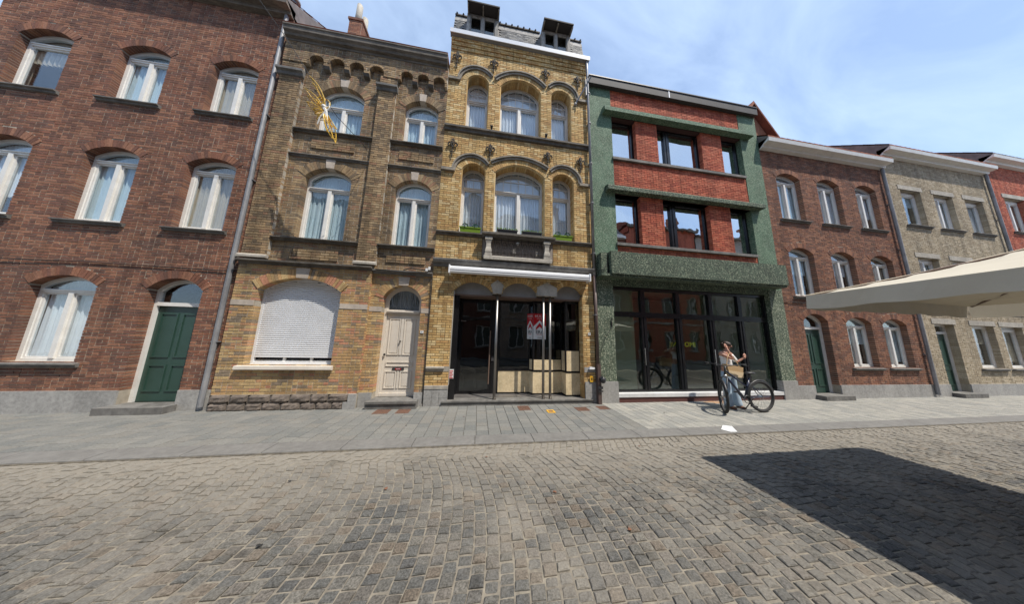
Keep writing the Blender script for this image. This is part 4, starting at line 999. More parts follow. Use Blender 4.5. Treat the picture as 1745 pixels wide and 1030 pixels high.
# door
o = gops_r[0]; fi = Op(o.x0, o.x1, .2, o.zs, o.zc)
fr_ = MB().ring(fi.outline(), fi.inset(.06, .0, .06).outline(), .17, .24)
fr_.box(o.x0 + .06, o.x1 - .06, .155, .24, 2.165, 2.235); fr_.box(o.x0 + .06, o.x1 - .06, .13, .155, 2.205, 2.235)
door = fr_.build('door', 'cream_paint', Ha)
ii = fi.inset(.06, .0, .06)
fan = Op(ii.x0, ii.x1, 2.235, ii.zs, ii.zc); fan.R, fan.cz, fan.a = ii.R, ii.cz, ii.a
MB().ring(fan.outline(), Op(ii.x0 + .03, ii.x1 - .03, 2.265, ii.zs - .01, ii.zc - .04).outline(), .18, .22).build('fanlight_frame', 'cream_paint', door)
MB().prism(fan.outline(), .205, .21, 'y').build('pane', 'window_glass', door); curtain(door, ii.x0, ii.x1, 2.24, ii.zc, .26, 'grey_panel', folds=16, amp=.015, op=ii)
a, b = -2.245, -1.475
lf = MB().box(a, b, .205, .245, .2, 2.16)
pan = [(a + .08, (a + b) / 2 - .045, 1.16, 2.05), ((a + b) / 2 + .045, b - .08, 1.16, 2.05), (a + .08, b - .08, .89, 1.0), (a + .08, (a + b) / 2 - .045, .38, .78), ((a + b) / 2 + .045, b - .08, .38, .78)]
leaf = lf.build('door_leaf', 'cream_paint', door)
for (p, q, c, d) in pan:
    s = Op(p, q, c, d); m = MB().ring(s.outline(), s.inset(.022).outline(), .190, .206); m.box(p + .05, q - .05, .197, .206, c + .05, d - .05) if d - c > .2 else None
    m.build('panel', 'cream_paint', door)
MB().box((a + b) / 2 - .03, (a + b) / 2 + .03, .19, .206, 1.16, 2.05).box((a + b) / 2 - .02, (a + b) / 2 + .02, .19, .206, .38, .78).box(a, b, .188, .206, .2, .27).build('door_trim', 'cream_paint', door)
MB().ball((-1.875, .165, 1.49), .022).ball((-2.205, .17, 1.17), .026).build('knob', 'wrought_iron', door)
lb = MB().box(-2.0, -1.735, .186, .204, .8, .86).build('letterbox', 'dark_metal', door); MB().box(-1.93, -1.8, .183, .186, .812, .845).build('letterbox_sticker', 'red_print', door)
text('PLEASE', 'lettering', 'white_print', door, (-1.865, .1815, .828), .03)
MB().prism([(.3, .0), (-.2, .0), (-.2, .135), (-.225, .135), (-.225, .185), (.3, .2)], -2.36, -1.29, 'x').build('doorstep', 'blue_stone', Ha)
hn = tag(MB().box(-1.375, -1.305, -.022, -.01, 1.70, 1.76).build('house_number', 'white_print'), 'small white enamel number plate right of the cream door', 'number plate')
text('31', 'digits', 'black_print', hn, (-1.34, -.0235, 1.73), .045)
# chimney on the left roof
cm = MB(); chx = (-5.42, -4.97); chy = (2.0, 2.52)
cm.box(chx[0], chx[1], chy[0], chy[1], 9.2, 13.6); cmo = cm.build('chimney', 'sooty_mortar', Ha)
bs = MB(); z = 10.0; r = 0
while z < 13.56:
    x = chx[0] - .0 - (.1 if r % 2 else 0)
    while x < chx[1]:
        a_, b_ = max(x, chx[0]) + .005, min(x + .2, chx[1]) - .005
        if b_ - a_ > .02: bs.box(a_, b_, chy[0] - .008, chy[0] + .02, z, z + .052)
        x += .2
    y = chy[0] - (.1 if r % 2 else 0)
    while y < chy[1]:
        a_, b_ = max(y, chy[0]) + .005, min(y + .2, chy[1]) - .005
        if b_ - a_ > .02: bs.box(chx[1] - .02, chx[1] + .008, a_, b_, z, z + .052)
        y += .2
    z += .0625; r += 1
bs.build('chimney_bricks', 'brown_brick', cmo, kind='stuff')
MB().box(chx[0] - .04, chx[1] + .04, chy[0] - .04, chy[1] + .04, 13.58, 13.68).build('chimney_cap', 'brown_brick', cmo)
for (x, y, h) in ((-5.2, 2.12, 14.5), (-5.1, 2.38, 14.3)):
    MB().tube([(x, y, 13.6), (x, y, h - .5), (x, y, h)], [.115, .105, .1], 12).build('chimney_pot', 'pale_stone', cmo, smooth=True)
finish_bricks(Ha)
# loose cables on the facade
cb = thing('facade_cable', 'black cable and white junction hanging between two house fronts', 'cable', (-1.4, -.05, 3.3))
MB().tube([(-1.9, -.03, 3.24), (-1.7, -.08, 3.3), (-1.4, -.09, 3.25), (-1.25, -.06, 3.32), (-1.2, -.04, 3.1), (-1.195, -.03, 2.2), (-1.2, -.03, .1)], .011, 5).tube([(-2.5, -.13, 3.2), (-1.8, -.13, 3.17), (-1.3, -.12, 3.2)], .008, 5).build('cable', 'cable_black', cb)
MB().box(-1.36, -1.31, -.1, -.05, 3.24, 3.31).box(-1.3, -1.25, -.08, -.04, 3.28, 3.36).build('junction_box', 'white_print', cb)

# ------------------------------------------------------------------ right house (green pebbledash and red brick)
Hr = thing('modern_house', 'house with green pebbledash frame, red brick bands and black shopfront', 'house', (6.4, 0, 0))
GX0, GX1 = 3.21, 9.62
RX0, RX1 = 3.94, 8.88
WT, WB = 8.78, 7.33      # upper window strip
WT2, WB2 = 6.06, 4.50
ws = [(RX0 + .02, 4.79), (5.57, 7.26), (8.06, 8.88)]
up_ops = [Op(a, b, WB, WT, reveal=.12) for a, b in ws] + [Op(a, b, WB2, WT2, reveal=.12) for a, b in ws]
wall_sheet(Hr, (RX0, RX1, 3.9, 9.95), [Op(o.x0, o.x1, o.z0, o.zs) for o in up_ops if o.x1 < RX1] , 'red_mortar', thick=.3) if 0 else None
m = MB()
m.box(RX0, RX1, .0, .3, WT, 9.95).box(RX0, RX1, .0, .3, WT2, WB - .1).box(RX0, RX1, .0, .3, 3.9, WB2 - .1)
for (a, b) in ((4.79, 5.57), (7.26, 8.06)): m.box(a, b, .0, .3, WB - .1, WT).box(a, b, .0, .3, WB2 - .1, WT2)
m.build('wall', 'red_mortar', Hr)
for a, b, c, d in ((RX0, RX1, 9.1, 9.86), (RX0, RX1, 6.28, WB - .1), (RX0, RX1, 4.08, WB2 - .1)): brick_wall(Hr, 'red_brick', a, b, c, d, [], hdr=.12)
for a, b in ((4.79, 5.57), (7.26, 8.06)):
    brick_wall(Hr, 'red_brick', a, b, WB, WT + .02, [], hdr=.12); brick_wall(Hr, 'red_brick', a, b, WB2, WT2 + .02, [], hdr=.12)
    jb = MB()
    for zz0, zz1 in ((WB, WT), (WB2, WT2)):
        z = zz0
        while z < zz1 - .03: jb.box(a - .008, a, .0, .12, z, z + .053).box(b, b + .008, .0, .12, z, z + .053); z += .0625
    jb.build('pier_return', 'red_brick', Hr, kind='stuff')
for x0, x1 in ((GX0, RX0), (RX1, GX1)): MB().box(x0, x1, -.02, .3, 3.35, 9.9).build('green_column', 'green_pebbledash', Hr)
MB().box(GX0, 3.73, -.02, .3, .56, 3.35).build('green_column', 'weathered_pebbledash', Hr); MB().box(9.1, GX1, -.02, .3, .56, 3.35).build('green_column', 'weathered_pebbledash', Hr)
MB().box(GX0 + .01, 3.75, -.05, .3, .0, .56).build('stone_plinth', 'grey_plinth', Hr); MB().box(9.08, GX1, -.05, .3, .0, .56).build('stone_plinth', 'grey_plinth', Hr)
for zt, zu, m_ in ((8.98, 8.82, 'green_pebbledash'), (6.23, 6.08, 'dark_pebbledash')):
    MB().prism([(-.2, zu), (-.2, zt - .03), (-.18, zt), (0.0, zt + .05), (.0, zu)], 3.62, RX1 + .35, 'x').build('canopy', m_, Hr)
    MB().box(RX0, RX1, .001, .2, zu - .02, zu + .12).build('window_head', m_, Hr)
for z in (WB, WB2):
    n = 3
    for i in range(n):
        a = RX0 - .03 + (RX1 + .0 - RX0) * i / n; b = RX0 - .03 + (RX1 - RX0) * (i + 1) / n - .004
        MB().prism([(.2, z - .1), (-.07, z - .1), (-.07, z - .02), (.2, z + .0)], a, b, 'x').build('window_sill', 'blue_stone', Hr)
# red house windows
def rwin(a, b, z0, z1, mul_x=None):
    s = Op(a, b, z0, z1); y = .14; m = MB(); m.ring(s.outline(), s.inset(.06).outline(), y, y + .08)
    cells = [(a + .06, b - .06)]
    if mul_x: m.box(mul_x - .1, mul_x + .1, y - .015, y + .08, z0 + .06, z1 - .06); m.box(mul_x - .02, mul_x + .02, y - .03, y - .015, z0 + .06, z1 - .06); cells = [(a + .06, mul_x - .1), (mul_x + .1, b - .06)]
    f = m.build('window', BF_, Hr)
    for p, q in cells: glass(Op(p, q, z0 + .06, z1 - .06), y + .04, 'mirror_glass', f)
    return f
for z0, z1 in ((WB, WT), (WB2, WT2)):
    rwin(ws[0][0], ws[0][1], z0, z1); rwin(ws[1][0], ws[1][1], z0, z1, 6.03); rwin(ws[2][0], RX1, z0, z1)
# gutter
MB().prism([(-.14, 9.80), (-.14, 10.07), (-.12, 10.09), (.3, 10.09), (.3, 9.86), (-.10, 9.80)], GX0 - .06, GX1, 'x').build('gutter_box', 'grey_metal', Hr)
MB().box(6.02, 6.06, -.147, -.14, 9.80, 10.08).build('gutter_joint', 'white_metal', Hr); MB().box(GX0 - .06, GX1, -.16, -.14, 10.07, 10.10).build('gutter_edge', 'dark_metal', Hr)
# sign box over the shop
MB().box(3.52, 9.4, -.34, .0, 3.44, 4.08).build('sign_box', 'dark_pebbledash', Hr)
for x0, x1, y0 in ((3.27, 3.44, -.26), (3.22, 3.27, -.08)): MB().box(x0, x1, y0, .0, 3.42, 4.05).build('sign_box_end', 'dark_pebbledash', Hr)
MB().box(3.44, 3.52, -.18, .0, 3.42, 4.06).build('shadow_gap', 'dark_metal', Hr); MB().box(3.24, 9.4, -.3, -.022, 3.38, 3.44).build('sign_soffit', 'dark_pebbledash', Hr)
MB().box(3.73, 9.1, .0, .3, 3.20, 3.4).build('shop_head', 'dark_pebbledash', Hr)
# shopfront
ys = .12; ft, tb, bb = 3.2, 2.39, .25
vert = [3.75, 4.74, 5.9, 7.04, 8.1, 9.08]
m = MB()
m.box(3.73, 9.1, ys - .01, ys + .08, ft - .1, ft).box(3.73, 9.1, ys - .005, ys + .08, tb - .075, tb + .075).box(3.73, 9.1, ys, ys + .08, bb, bb + .06)
for i, x in enumerate(vert):
    h = .085 if 0 < i < 5 else .04
    m.box(x - h, x + h, ys - .015, ys + .09, bb + .06, tb - .075); m.box(x - h * .75, x + h * .75, ys - .012, ys + .085, tb + .075, ft - .1)
    if 0 < i < 5: m.box(x - .012, x + .012, ys - .03, ys - .015, bb + .06, tb - .075)
sf = m.build('shopfront', BF_, Hr)
for i in range(5):
    a, b = vert[i] + .04, vert[i + 1] - .04
    MB().box(a + .04, b - .04, ys + .04, ys + .047, bb + .06, tb - .075).build('pane', 'clear_shop_glass', sf)
    MB().box(a + .02, b - .02, ys + .04, ys + .047, tb + .075, ft - .1).build('pane', 'clear_shop_glass', sf)
for x, s in ((4.665, 1), (6.965, 1)):
    MB().tube([(x, ys - .07, .98), (x, ys - .07, 1.44)], .014, 8).tube([(x, ys - .07, 1.05), (x, ys - .0, 1.05)], .009, 6).tube([(x, ys - .07, 1.38), (x, ys - .0, 1.38)], .009, 6).build('door_handle', 'chrome', sf)
MB().box(3.755, 9.1, -.04, .12, .155, .249).build('threshold', 'white_sill', Hr); MB().box(3.76, 9.1, -.02, .12, .0, .155).build('base_board', 'red_base', Hr)
shell(Hr, GX0, GX1, 9.8, 'interior_pale', (3.9, 6.9), depth=5)
MB().box(3.74, 9.1, .3, 4.8, .12, .14).build('shop_floor', 'interior_grey', Hr)
MB().box(3.74, 5.0, .9, .95, .13, 3.5).build('partition', 'interior_pale', Hr)
MB().box(3.3, 9.5, 3.6, 3.7, .13, 3.5).build('back_wall', 'interior_grey', Hr)
ye = thing('shop_lettering', 'yellow lettering seen dimly behind the black shop windows', 'lettering', (6.2, .4, 1.5))
text('NE', 'letters', 'yellow_print', ye, (5.83, .33, 1.55), .21, mirror=True); text('IMO', 'letters', 'yellow_print', ye, (6.42, .33, 1.56), .21, mirror=True)
# cable on the green column and its hook
ck = thing('wall_hook', 'black iron hook with drooping wire on green column', 'hook', (3.65, -.03, 2.1))
MB().tube([(3.64, -.03, 2.0), (3.64, -.05, 2.25)], .014, 6).build('hook', 'wrought_iron', ck); MB().tube([(3.64, -.05, 2.02), (3.45, -.05, 1.75), (3.27, -.06, 1.35), (3.24, -.06, .7)], .006, 4).build('wire', 'cable_black', ck)
wc = thing('loose_wires', 'tangle of loose wires beside end of the green sign box', 'wires', (3.3, -.1, 3.6))
MB().tube([(3.15, -.12, 3.55), (3.25, -.3, 3.52), (3.38, -.3, 3.62), (3.42, -.2, 3.75)], .007, 4).tube([(3.24, -.12, 3.38), (3.3, -.28, 3.5), (3.36, -.3, 3.6)], .006, 4).build('wire', 'cable_black', wc)
finish_bricks(Hr)

# ------------------------------------------------------------------ neighbours further along the street
def plain_house(name, label, x0, x1, h, mat, mort, wins, door, roof='gable', eave='white_paint', ridge=3.2, glassm='window_glass', floors=(3.2, 6.3)):
    H = thing(name, label, 'house', ((x0 + x1) / 2, 0, 0), 'houses further along the street')
    ops = [Op(a, b, c, d, e, .18, .14) for (a, b, c, d, e) in wins]
    al = ops + ([Op(*door, .18, .2)] if door else [])
    wall_sheet(H, (x0, x1, 0, h), al, mort, thick=.3)
    brick_wall(H, mat, x0, x1, .42, h - .05, al)
    MB().box(x0, door[0] if door else x1, -.03, 0, 0, .42).build('plinth', 'grey_plinth', H)
    if door: MB().box(door[1], x1, -.03, 0, 0, .42).build('plinth', 'grey_plinth', H)
    for o in al:
        if o.R: voussoirs(H, o, mat, y0=-.014)
        else: MB().box(o.x0 - .1, o.x1 + .1, -.02, .02, o.zs + .0, o.zs + .18).build('lintel', 'pale_stone', H)
    for o in ops:
        kk = random.random(); window(H, o, .13, 'sash2' if kk < .7 else 'one', .07, .035, o.zs - .12 if kk < .85 else None, mull=.08, cur=random.choice(('curtain', 'blue_curtain', 'curtain', 'beige_curtain')), curtz=None if kk < .45 else U(o.z0 + .1, o.zs - .4)); MB().prism(P1(o.z0 + .0, .09, .09), o.x0 - .1, o.x1 + .1, 'x').build('window_sill', 'blue_stone', H)
    if door:
        d = Op(*door); fi = Op(d.x0, d.x1, .15, d.zs, d.zc if d.R else None); f = MB().ring(fi.outline(), fi.inset(.07, 0, .07).outline(), .16, .24).box(d.x0 + .07, d.x1 - .07, .15, .24, 2.15, 2.23).build('door', 'white_paint', H)
        MB().box(d.x0 + .07, d.x1 - .07, .2, .24, .15, 2.15).build('door_leaf', 'green_paint', f)
        c = (d.x0 + d.x1) / 2
        for p, q in ((d.x0 + .14, c - .04), (c + .04, d.x1 - .14)):
            for z0, z1 in ((.35, .9), (1.05, 2.0)): s = Op(p, q, z0, z1); MB().ring(s.outline(), s.inset(.03).outline(), .185, .2).build('panel', 'green_paint', f)
        MB().box(d.x0 + .07, d.x1 - .07, .2, .206, 2.23, (d.zc if d.R else d.zs) - .07).build('pane', 'window_glass', f); MB().box(d.x0 - .05, d.x1 + .05, -.25, .3, 0, .15).build('doorstep', 'blue_stone', H)
    mould(H, [(0, h - .1), (-.12, h - .08), (-.14, h), (-.3, h + .02), (-.32, h + .14), (0, h + .16)], x0, x1, eave, 'cornice', 2)
    MB().prism([(-.3, h + .145), (-.3, h + .18), (ridge, h + .18 + ridge * .95), (2 * ridge, h + .1), (2 * ridge, h - .1), (0, h - .1)], x0, x1, 'x').build('roof', 'roof_lead', H)
    tl = MB(); y = -.3; r = 0
    while y < ridge - .2:
        x = x0 + (0 if r % 2 else -.12)
        while x < x1:
            a_, b_ = max(x, x0), min(x + .235, x1)
            if b_ - a_ > .03:
                za = h + .20 + (y + .3) * .95 * ridge / (ridge + .3); zb = za + .3 * .95; tl.add([(a_, y, za + .03), (b_, y, za + .015), (b_, y + .3, zb + .0), (a_, y + .3, zb + .015), (a_, y, za - .02), (b_, y, za - .02)], [(0, 1, 2, 3), (0, 4, 5, 1)])
            x += .24
        y += .26; r += 1
    tl.build('roof_tiles', roof, H, kind='stuff')
    shell(H, x0, x1, h - .1, floors=floors, depth=5)
    pm = MB().tube([(x1 - .12, -.08, .1), (x1 - .12, -.08, h - .1)], .045, 10); [pm.box(x1 - .18, x1 - .06, -.1, .0, zz, zz + .025) for zz in (1.4, 3.3, 5.2, 7.0)]; pm.build('drainpipe', 'zinc', H, smooth=False)
    MB().tube([(x0, -.03, 3.0), (x0 + 1.5, -.04, 2.96), (x0 + 3, -.03, 3.0), (x1, -.03, 2.97)], .01, 5).build('wall_cable', 'cable_black', H)
    finish_bricks(H, 0); return H
simple('green_paint', (.03, .07, .055), (.025, .06, .045), .4, scale=4, bstr=0)
WN = lambda xs, z0, z1, wd, zc=None: [(x - wd / 2, x + wd / 2, z0, z1, zc) for x in xs]
H1 = plain_house('neighbour_house', 'brown brick house left of the sooty brick house', -11.2, -5.38, 10.2, 'brown_brick', 'mortar',
    WN((-10.2, -8.3, -6.4), 6.9, 8.3, 1.0, 8.5) + WN((-10.2, -8.3, -6.4), 3.9, 5.5, 1.0, 5.7) + WN((-10.1, -8.4), .95, 2.5, 1.1, 2.7), (-7.0, -6.0, 0, 2.5, 2.75), 'clay_tile', 'weathered_wood', 2.6)
fp = tag(MB().tube([(-5.95, .5, 10.4), (-5.95, .5, 11.5)], .1, 14).tube([(-5.95, .5, 11.5), (-5.95, .5, 11.58)], .15, 14).build('flue_pipe', 'zinc', smooth=True), 'shiny metal flue pipe on the far left roof', 'flue')
H2 = plain_house('neighbour_house', 'brown brick house with steep tiled roof right of the green house', 9.64, 15.4, 8.6, 'brown_brick', 'mortar',
    WN((10.7, 12.5, 14.3), 5.9, 7.5, 1.05, 7.7) + WN((10.7, 12.5, 14.3), 3.2, 4.7, 1.05, 4.9) + WN((12.6, 14.2), .95, 2.4, 1.1, 2.6), (10.3, 11.3, 0, 2.4, 2.65), 'clay_tile', 'white_paint', 3.4, floors=(2.9, 5.5))
# front gable of that roof, as seen over the green house's gutter
gb = MB(); gy = .9
gb.add([(9.5, gy, 9.3), (12.4, gy, 9.3), (10.95, gy, 11.45), (9.5, 4, 9.3), (12.4, 4, 9.3), (10.95, 4, 11.45)], [(0, 1, 2), (3, 5, 4)])
gb = MB().prism([(9.5, 9.3), (12.4, 9.3), (10.95, 11.45)], gy, 4, 'y'); gbo = gb.build('gable_wall', 'brown_brick', H2)
for s, xa, xb in ((1, 9.25, 10.95), (-1, 12.65, 10.95)):
    MB().add([(xa, gy - .2, 9.15), (xb, gy - .2, 11.68), (xb, 4, 11.68), (xa, 4, 9.15), (xa, gy - .2, 9.05), (xb, gy - .2, 11.55), (xb, 4, 11.55), (xa, 4, 9.05)], [(0, 1, 2, 3), (7, 6, 5, 4), (0, 4, 5, 1), (3, 2, 6, 7), (0, 3, 7, 4)]).build('gable_roof', 'clay_tile', H2)
H3 = plain_house('neighbour_house', 'beige brick house farther right along the street', 15.42, 21.5, 9.2, 'beige_brick', 'mortar',
    WN((16.7, 18.5, 20.3), 6.3, 7.8, 1.1) + WN((16.7, 18.5, 20.3), 3.5, 5.0, 1.1) + WN((18.6, 20.2), .95, 2.5, 1.2), (16.1, 17.1, 0, 2.5), 'clay_tile', 'white_paint', 3.2, floors=(3.0, 5.9))
H4 = plain_house('neighbour_house', 'red brick house at the far right end of the street', 21.52, 30, 9.8, 'red_brick', 'mortar',
    WN((23, 25.5, 28), 6.6, 8.2, 1.3) + WN((23, 25.5, 28), 3.6, 5.2, 1.3) + WN((25.5, 28), .95, 2.5, 1.4), (22.3, 23.4, 0, 2.5), 'slate', 'white_paint', 3.2)

# ------------------------------------------------------------------ houses across the street (seen in the windows)
def facing_house(x0, x1, h, mat, label, gable=False):
    Y = -10.6
    H = thing('facing_house', label, 'house', ((x0 + x1) / 2, Y, 0), 'houses across the street')
    ops = []
    nb = max(2, int((x1 - x0) / 1.9)); st = (x1 - x0) / nb
    for i in range(nb):
        c = x0 + st * (i + .5)
        for z0, z1 in ((.9, 2.5), (3.6, 5.3), (6.3, 7.8), (8.6, 9.8)):
            if z1 < h - .5: ops.append(Op(c - .5, c + .5, z0, z1))
    loops = [[(x0, 0), (x1, 0), (x1, h), (x0, h)]] + [o.outline() for o in ops]
    tri = tessellate_polygon([[Vector((p[0], p[1], 0)) for p in lp] for lp in loops]); flat = [p for lp in loops for p in lp]
    mb = MB().add([(p[0], Y, p[1]) for p in flat], [tuple(t)[::-1] for t in tri])
    mb.box(x0, x0 + .1, Y - 6, Y, 0, h).box(x1 - .1, x1, Y - 6, Y, 0, h).box(x0, x1, Y - 6.1, Y - 6, 0, h)
    for o in ops: mb.ring(o.outline(), o.outline(), Y - .12, Y)
    mb.build('wall', mat, H)
    for o in ops:
        f = MB().ring(o.outline(), o.inset(.07).outline(), Y - .15, Y - .1).box(o.cx - .04, o.cx + .04, Y - .15, Y - .09, o.z0, o.zs).build('window', 'white_paint', H)
        MB().box(o.x0, o.x1, Y - .16, Y - .15, o.z0, o.zs).build('pane', 'interior_grey', f); MB().box(o.x0 - .08, o.x1 + .08, Y, Y + .1, o.z0 - .1, o.z0).build('sill', 'pale_stone', f)
    MB().box(x0, x1, Y, Y + .28, h - .05, h + .2).build('cornice', 'white_paint' if gable else 'weathered_wood', H); MB().box(x0, x1, Y, Y + .08, 3.0, 3.15).build('band', 'pale_stone', H)
    if gable: MB().prism([(x0, h + .2), (x1, h + .2), ((x0 + x1) / 2, h + 2.6)], Y - 6, Y, 'y').build('roof', 'roof_lead', H)
    else: MB().prism([(Y + .25, h + .2), (Y - 3, h + 1.9), (Y - 6.1, h + .2)], x0, x1, 'x').build('roof', 'clay_tile', H)
    c = MB().box(x1 - .9, x1 - .3, Y - 1.9, Y - 1.2, h, h + 2.2).tube([(x1 - .75, Y - 1.5, h + 2.2), (x1 - .75, Y - 1.5, h + 2.7)], .1, 8).tube([(x1 - .45, Y - 1.5, h + 2.2), (x1 - .45, Y - 1.5, h + 2.6)], .1, 8).build('chimney', 'brown_brick', H)
for x0, x1, h, m_, lb, g in ((-15, -9, 8.8, 'brown_render', 'tan rendered house across the street at far left', False), (-8.98, -3.2, 9.3, 'pale_stone', 'pale stone house across the street, tall chimney', False),
        (-3.18, 1.6, 8.6, 'brown_brick', 'brown house across the street behind the photographer', True), (1.62, 7.0, 9.2, 'brown_render', 'tan house across the street with bulky cornice', False),
        (7.02, 12.2, 8.2, 'brown_brick', 'brown gabled house across the street at right', True), (12.22, 19, 9.4, 'red_brick', 'red house across the street farther right', False), (19.02, 27, 9, 'pale_stone', 'pale house across the street at far right', False)):
    facing_house(x0, x1, h + 2.0, m_, lb, g)
MB().box(-60, 80, -10.6, -9.0, -.05, .08).build('far_pavement', 'paver_stone', kind='structure')

# ------------------------------------------------------------------ gold angel ornament on its cable
an = thing('street_ornament', 'golden wire angel ornament hanging on a street cable', 'ornament', (-3.6, -1, 6.5))
Y0 = -1.0; Bd = (-3.52, 6.44)
def feather(tip, bend, wdt, r=.008, mat=None, mbx=None):
    bx, bz = Bd; tx, tz = tip; dx, dz = tx - bx, tz - bz; L_ = math.hypot(dx, dz); nx, nz = -dz / L_, dx / L_
    pts = []
    for k in range(13):
        t = k / 12; s = math.sin(math.pi * t); pts.append((bx + dx * t + nx * (bend * s + wdt * s), Y0 + .04 * s, bz + dz * t + nz * (bend * s + wdt * s)))
    for k in range(12, -1, -1):
        t = k / 12; s = math.sin(math.pi * t); pts.append((bx + dx * t + nx * (bend * s - wdt * s), Y0 - .04 * s, bz + dz * t + nz * (bend * s - wdt * s)))
    mbx.tube(pts, r, 5)
    for k in range(2, 12, 1):
        t = k / 12; s = math.sin(math.pi * t); mbx.tube([(bx + dx * t + nx * (bend - wdt) * s, Y0, bz + dz * t + nz * (bend - wdt) * s), (bx + dx * (t + .05) + nx * (bend + wdt) * s, Y0, bz + dz * (t + .05) + nz * (bend + wdt) * s)], r * .6, 4)
u = MB(); [feather(*a, mbx=u) for a in (((-3.957, 7.288), -.07, .035), ((-3.88, 7.12), -.07, .04), ((-4.0, 6.953), -.02, .04), ((-3.93, 6.78), .0, .04), ((-3.91, 6.62), .04, .05), ((-3.76, 6.47), .05, .04))]; u.build('upper_wing', 'gold_wire', an)
u = MB(); [feather(*a, mbx=u) for a in (((-3.219, 5.70), .03, .035), ((-3.3, 5.8), -.01, .04), ((-3.231, 6.037), -.04, .035), ((-3.33, 6.08), -.05, .03), ((-3.66, 6.22), .05, .05), ((-3.72, 6.36), .04, .04), ((-3.42, 5.95), .02, .04))]; u.build('lower_wing', 'gold_wire', an)
u = MB(); u.tube([(-3.57 + .12 * math.cos(t * .5236), Y0, 6.62 + .13 * math.sin(t * .5236)) for t in range(12)], .012, 5, closed=True); u.tube([(-3.62 + .08 * math.cos(t * .5236), Y0 - .03, 6.68 + .09 * math.sin(t * .5236)) for t in range(12)], .01, 5, closed=True); u.build('halo', 'gold_wire', an)
u = MB(); u.ball((-3.56, Y0, 6.55), .05); u.tube([(-3.6, Y0, 6.6), (-3.53, Y0, 6.48), (-3.5, Y0, 6.42), (-3.6, Y0, 6.25), (-3.63, Y0, 6.1)], [.03, .04, .035, .02, .01], 6); u.tube([(-3.47, Y0, 6.66), (-3.45, Y0, 6.55), (-3.5, Y0, 6.44)], .014, 5); u.tube([(-3.5, Y0, 6.42), (-3.46, Y0, 6.2), (-3.44, Y0, 6.0)], [.03, .03, .01], 6); u.build('angel_body', 'silver_wire', an)
MB().tube([(-5.2, -1.25, 9.0), (-4.57, -1.0, 8.2), (-3.9, -1, 7.22), (-3.57, -1, 6.75), (-3.3, -.95, 6.4), (-2.9, -.6, 6.1), (-2.95, -.3, 6.2), (-2.97, -.08, 6.28)], .007, 5).build('cable', 'cable_black', an)

# ------------------------------------------------------------------ woman, bag, bicycle, paper, added sunshade
def skin_mesh(name, verts, edges, radii, mat, parent, sub=2, root=0):
    me = bpy.data.meshes.new(name); me.from_pydata(verts, edges, []); o = bpy.data.objects.new(name, me); COL.objects.link(o)
    md = o.modifiers.new('s', 'SKIN'); md.use_smooth_shade = True
    for i, r in enumerate(radii):
        d = me.skin_vertices[0].data[i]; d.radius = r if isinstance(r, tuple) else (r, r); d.use_root = (i == root)
    sb = o.modifiers.new('u', 'SUBSURF'); sb.levels = sub; sb.render_levels = sub
    dg = bpy.context.evaluated_depsgraph_get(); m2 = bpy.data.meshes.new_from_object(o.evaluated_get(dg)); bpy.data.objects.remove(o)
    m2.name = name; m2.materials.clear(); m2.materials.append(MATS[mat])
    for p in m2.polygons: p.use_smooth = True
    return link(name, m2, parent)
WX, WY = 6.5, -.6
wm = thing('person', 'woman in white top and pale wide jeans touching her hair', 'person', (WX, WY, .02))
V_ = [(0, 0, .95), (-.01, 0, 1.10), (-.015, 0, 1.24), (-.01, 0, 1.34), (.01, -.005, 1.40), (.03, -.01, 1.455), (.05, -.02, 1.54), (.045, -.015, 1.60),
      (-.17, .0, 1.345), (-.1, -.13, 1.27), (-.02, -.17, 1.215), (-.05, -.16, 1.31), (-.075, -.13, 1.42), (-.075, -.1, 1.49),
      (.145, .0, 1.345), (.2, -.03, 1.22), (.245, -.06, 1.135), (.31, -.1, 1.19), (.37, -.13, 1.255),
      (-.085, 0, .9), (-.09, -.02, .5), (-.1, -.03, .12), (.085, 0, .9), (.12, .0, .5), (.14, -.02, .12)]
E_ = [(0, 1), (1, 2), (2, 3), (3, 4), (4, 5), (5, 6), (6, 7), (3, 8), (8, 9), (9, 10), (10, 11), (11, 12), (12, 13), (3, 14), (14, 15), (15, 16), (16, 17), (17, 18), (0, 19), (19, 20), (20, 21), (0, 22), (22, 23), (23, 24)]
R_ = [(.14, .11), (.11, .085), (.12, .095), (.11, .08), (.06, .055), (.047, .045), (.078, .08), (.075, .078), .052, .042, .038, .034, .028, .023, .052, .042, .036, .03, .023, .085, .06, .04, .085, .06, .04]
off = lambda L__: [(WX + x, WY + y, z + .02) for x, y, z in L__]
skin_mesh('body', off(V_), E_, R_, 'skin', wm)
def hand(base, d, n='hand'):
    base = Vector(base); d = Vector(d).normalized(); s_ = d.cross(Vector((0, -1, .1))).normalized(); mb_ = MB()
    for k in range(4):
        b = base + s_ * (k - 1.5) * .018; ln = (.065, .075, .07, .055)[k]; cu = Vector((0, .012, 0)); mb_.tube([tuple(b - d * .02), tuple(b + d * ln * .55 + cu), tuple(b + d * ln + cu * 2.4)], [.0095, .0085, .007], 6)
    b = base - s_ * .035 - d * .02; mb_.tube([tuple(b), tuple(b - s_ * .02 + d * .03), tuple(b - s_ * .022 + d * .055)], [.011, .009, .008], 6)
    pm = MB().ball(tuple(base - d * .03), .036, .022, .04, 8, 6); mb_.add(pm.v, pm.f); mb_.build(n, 'skin', wm, smooth=True)
hand((WX - .075, WY - .1, 1.55), (.0, .1, 1)); hand((WX + .4, WY - .145, 1.31), (.45, -.1, .9))
hx_, hy_ = WX + .05, WY - .02; fx, fy = .86, -.5     # head looks to the right of the picture
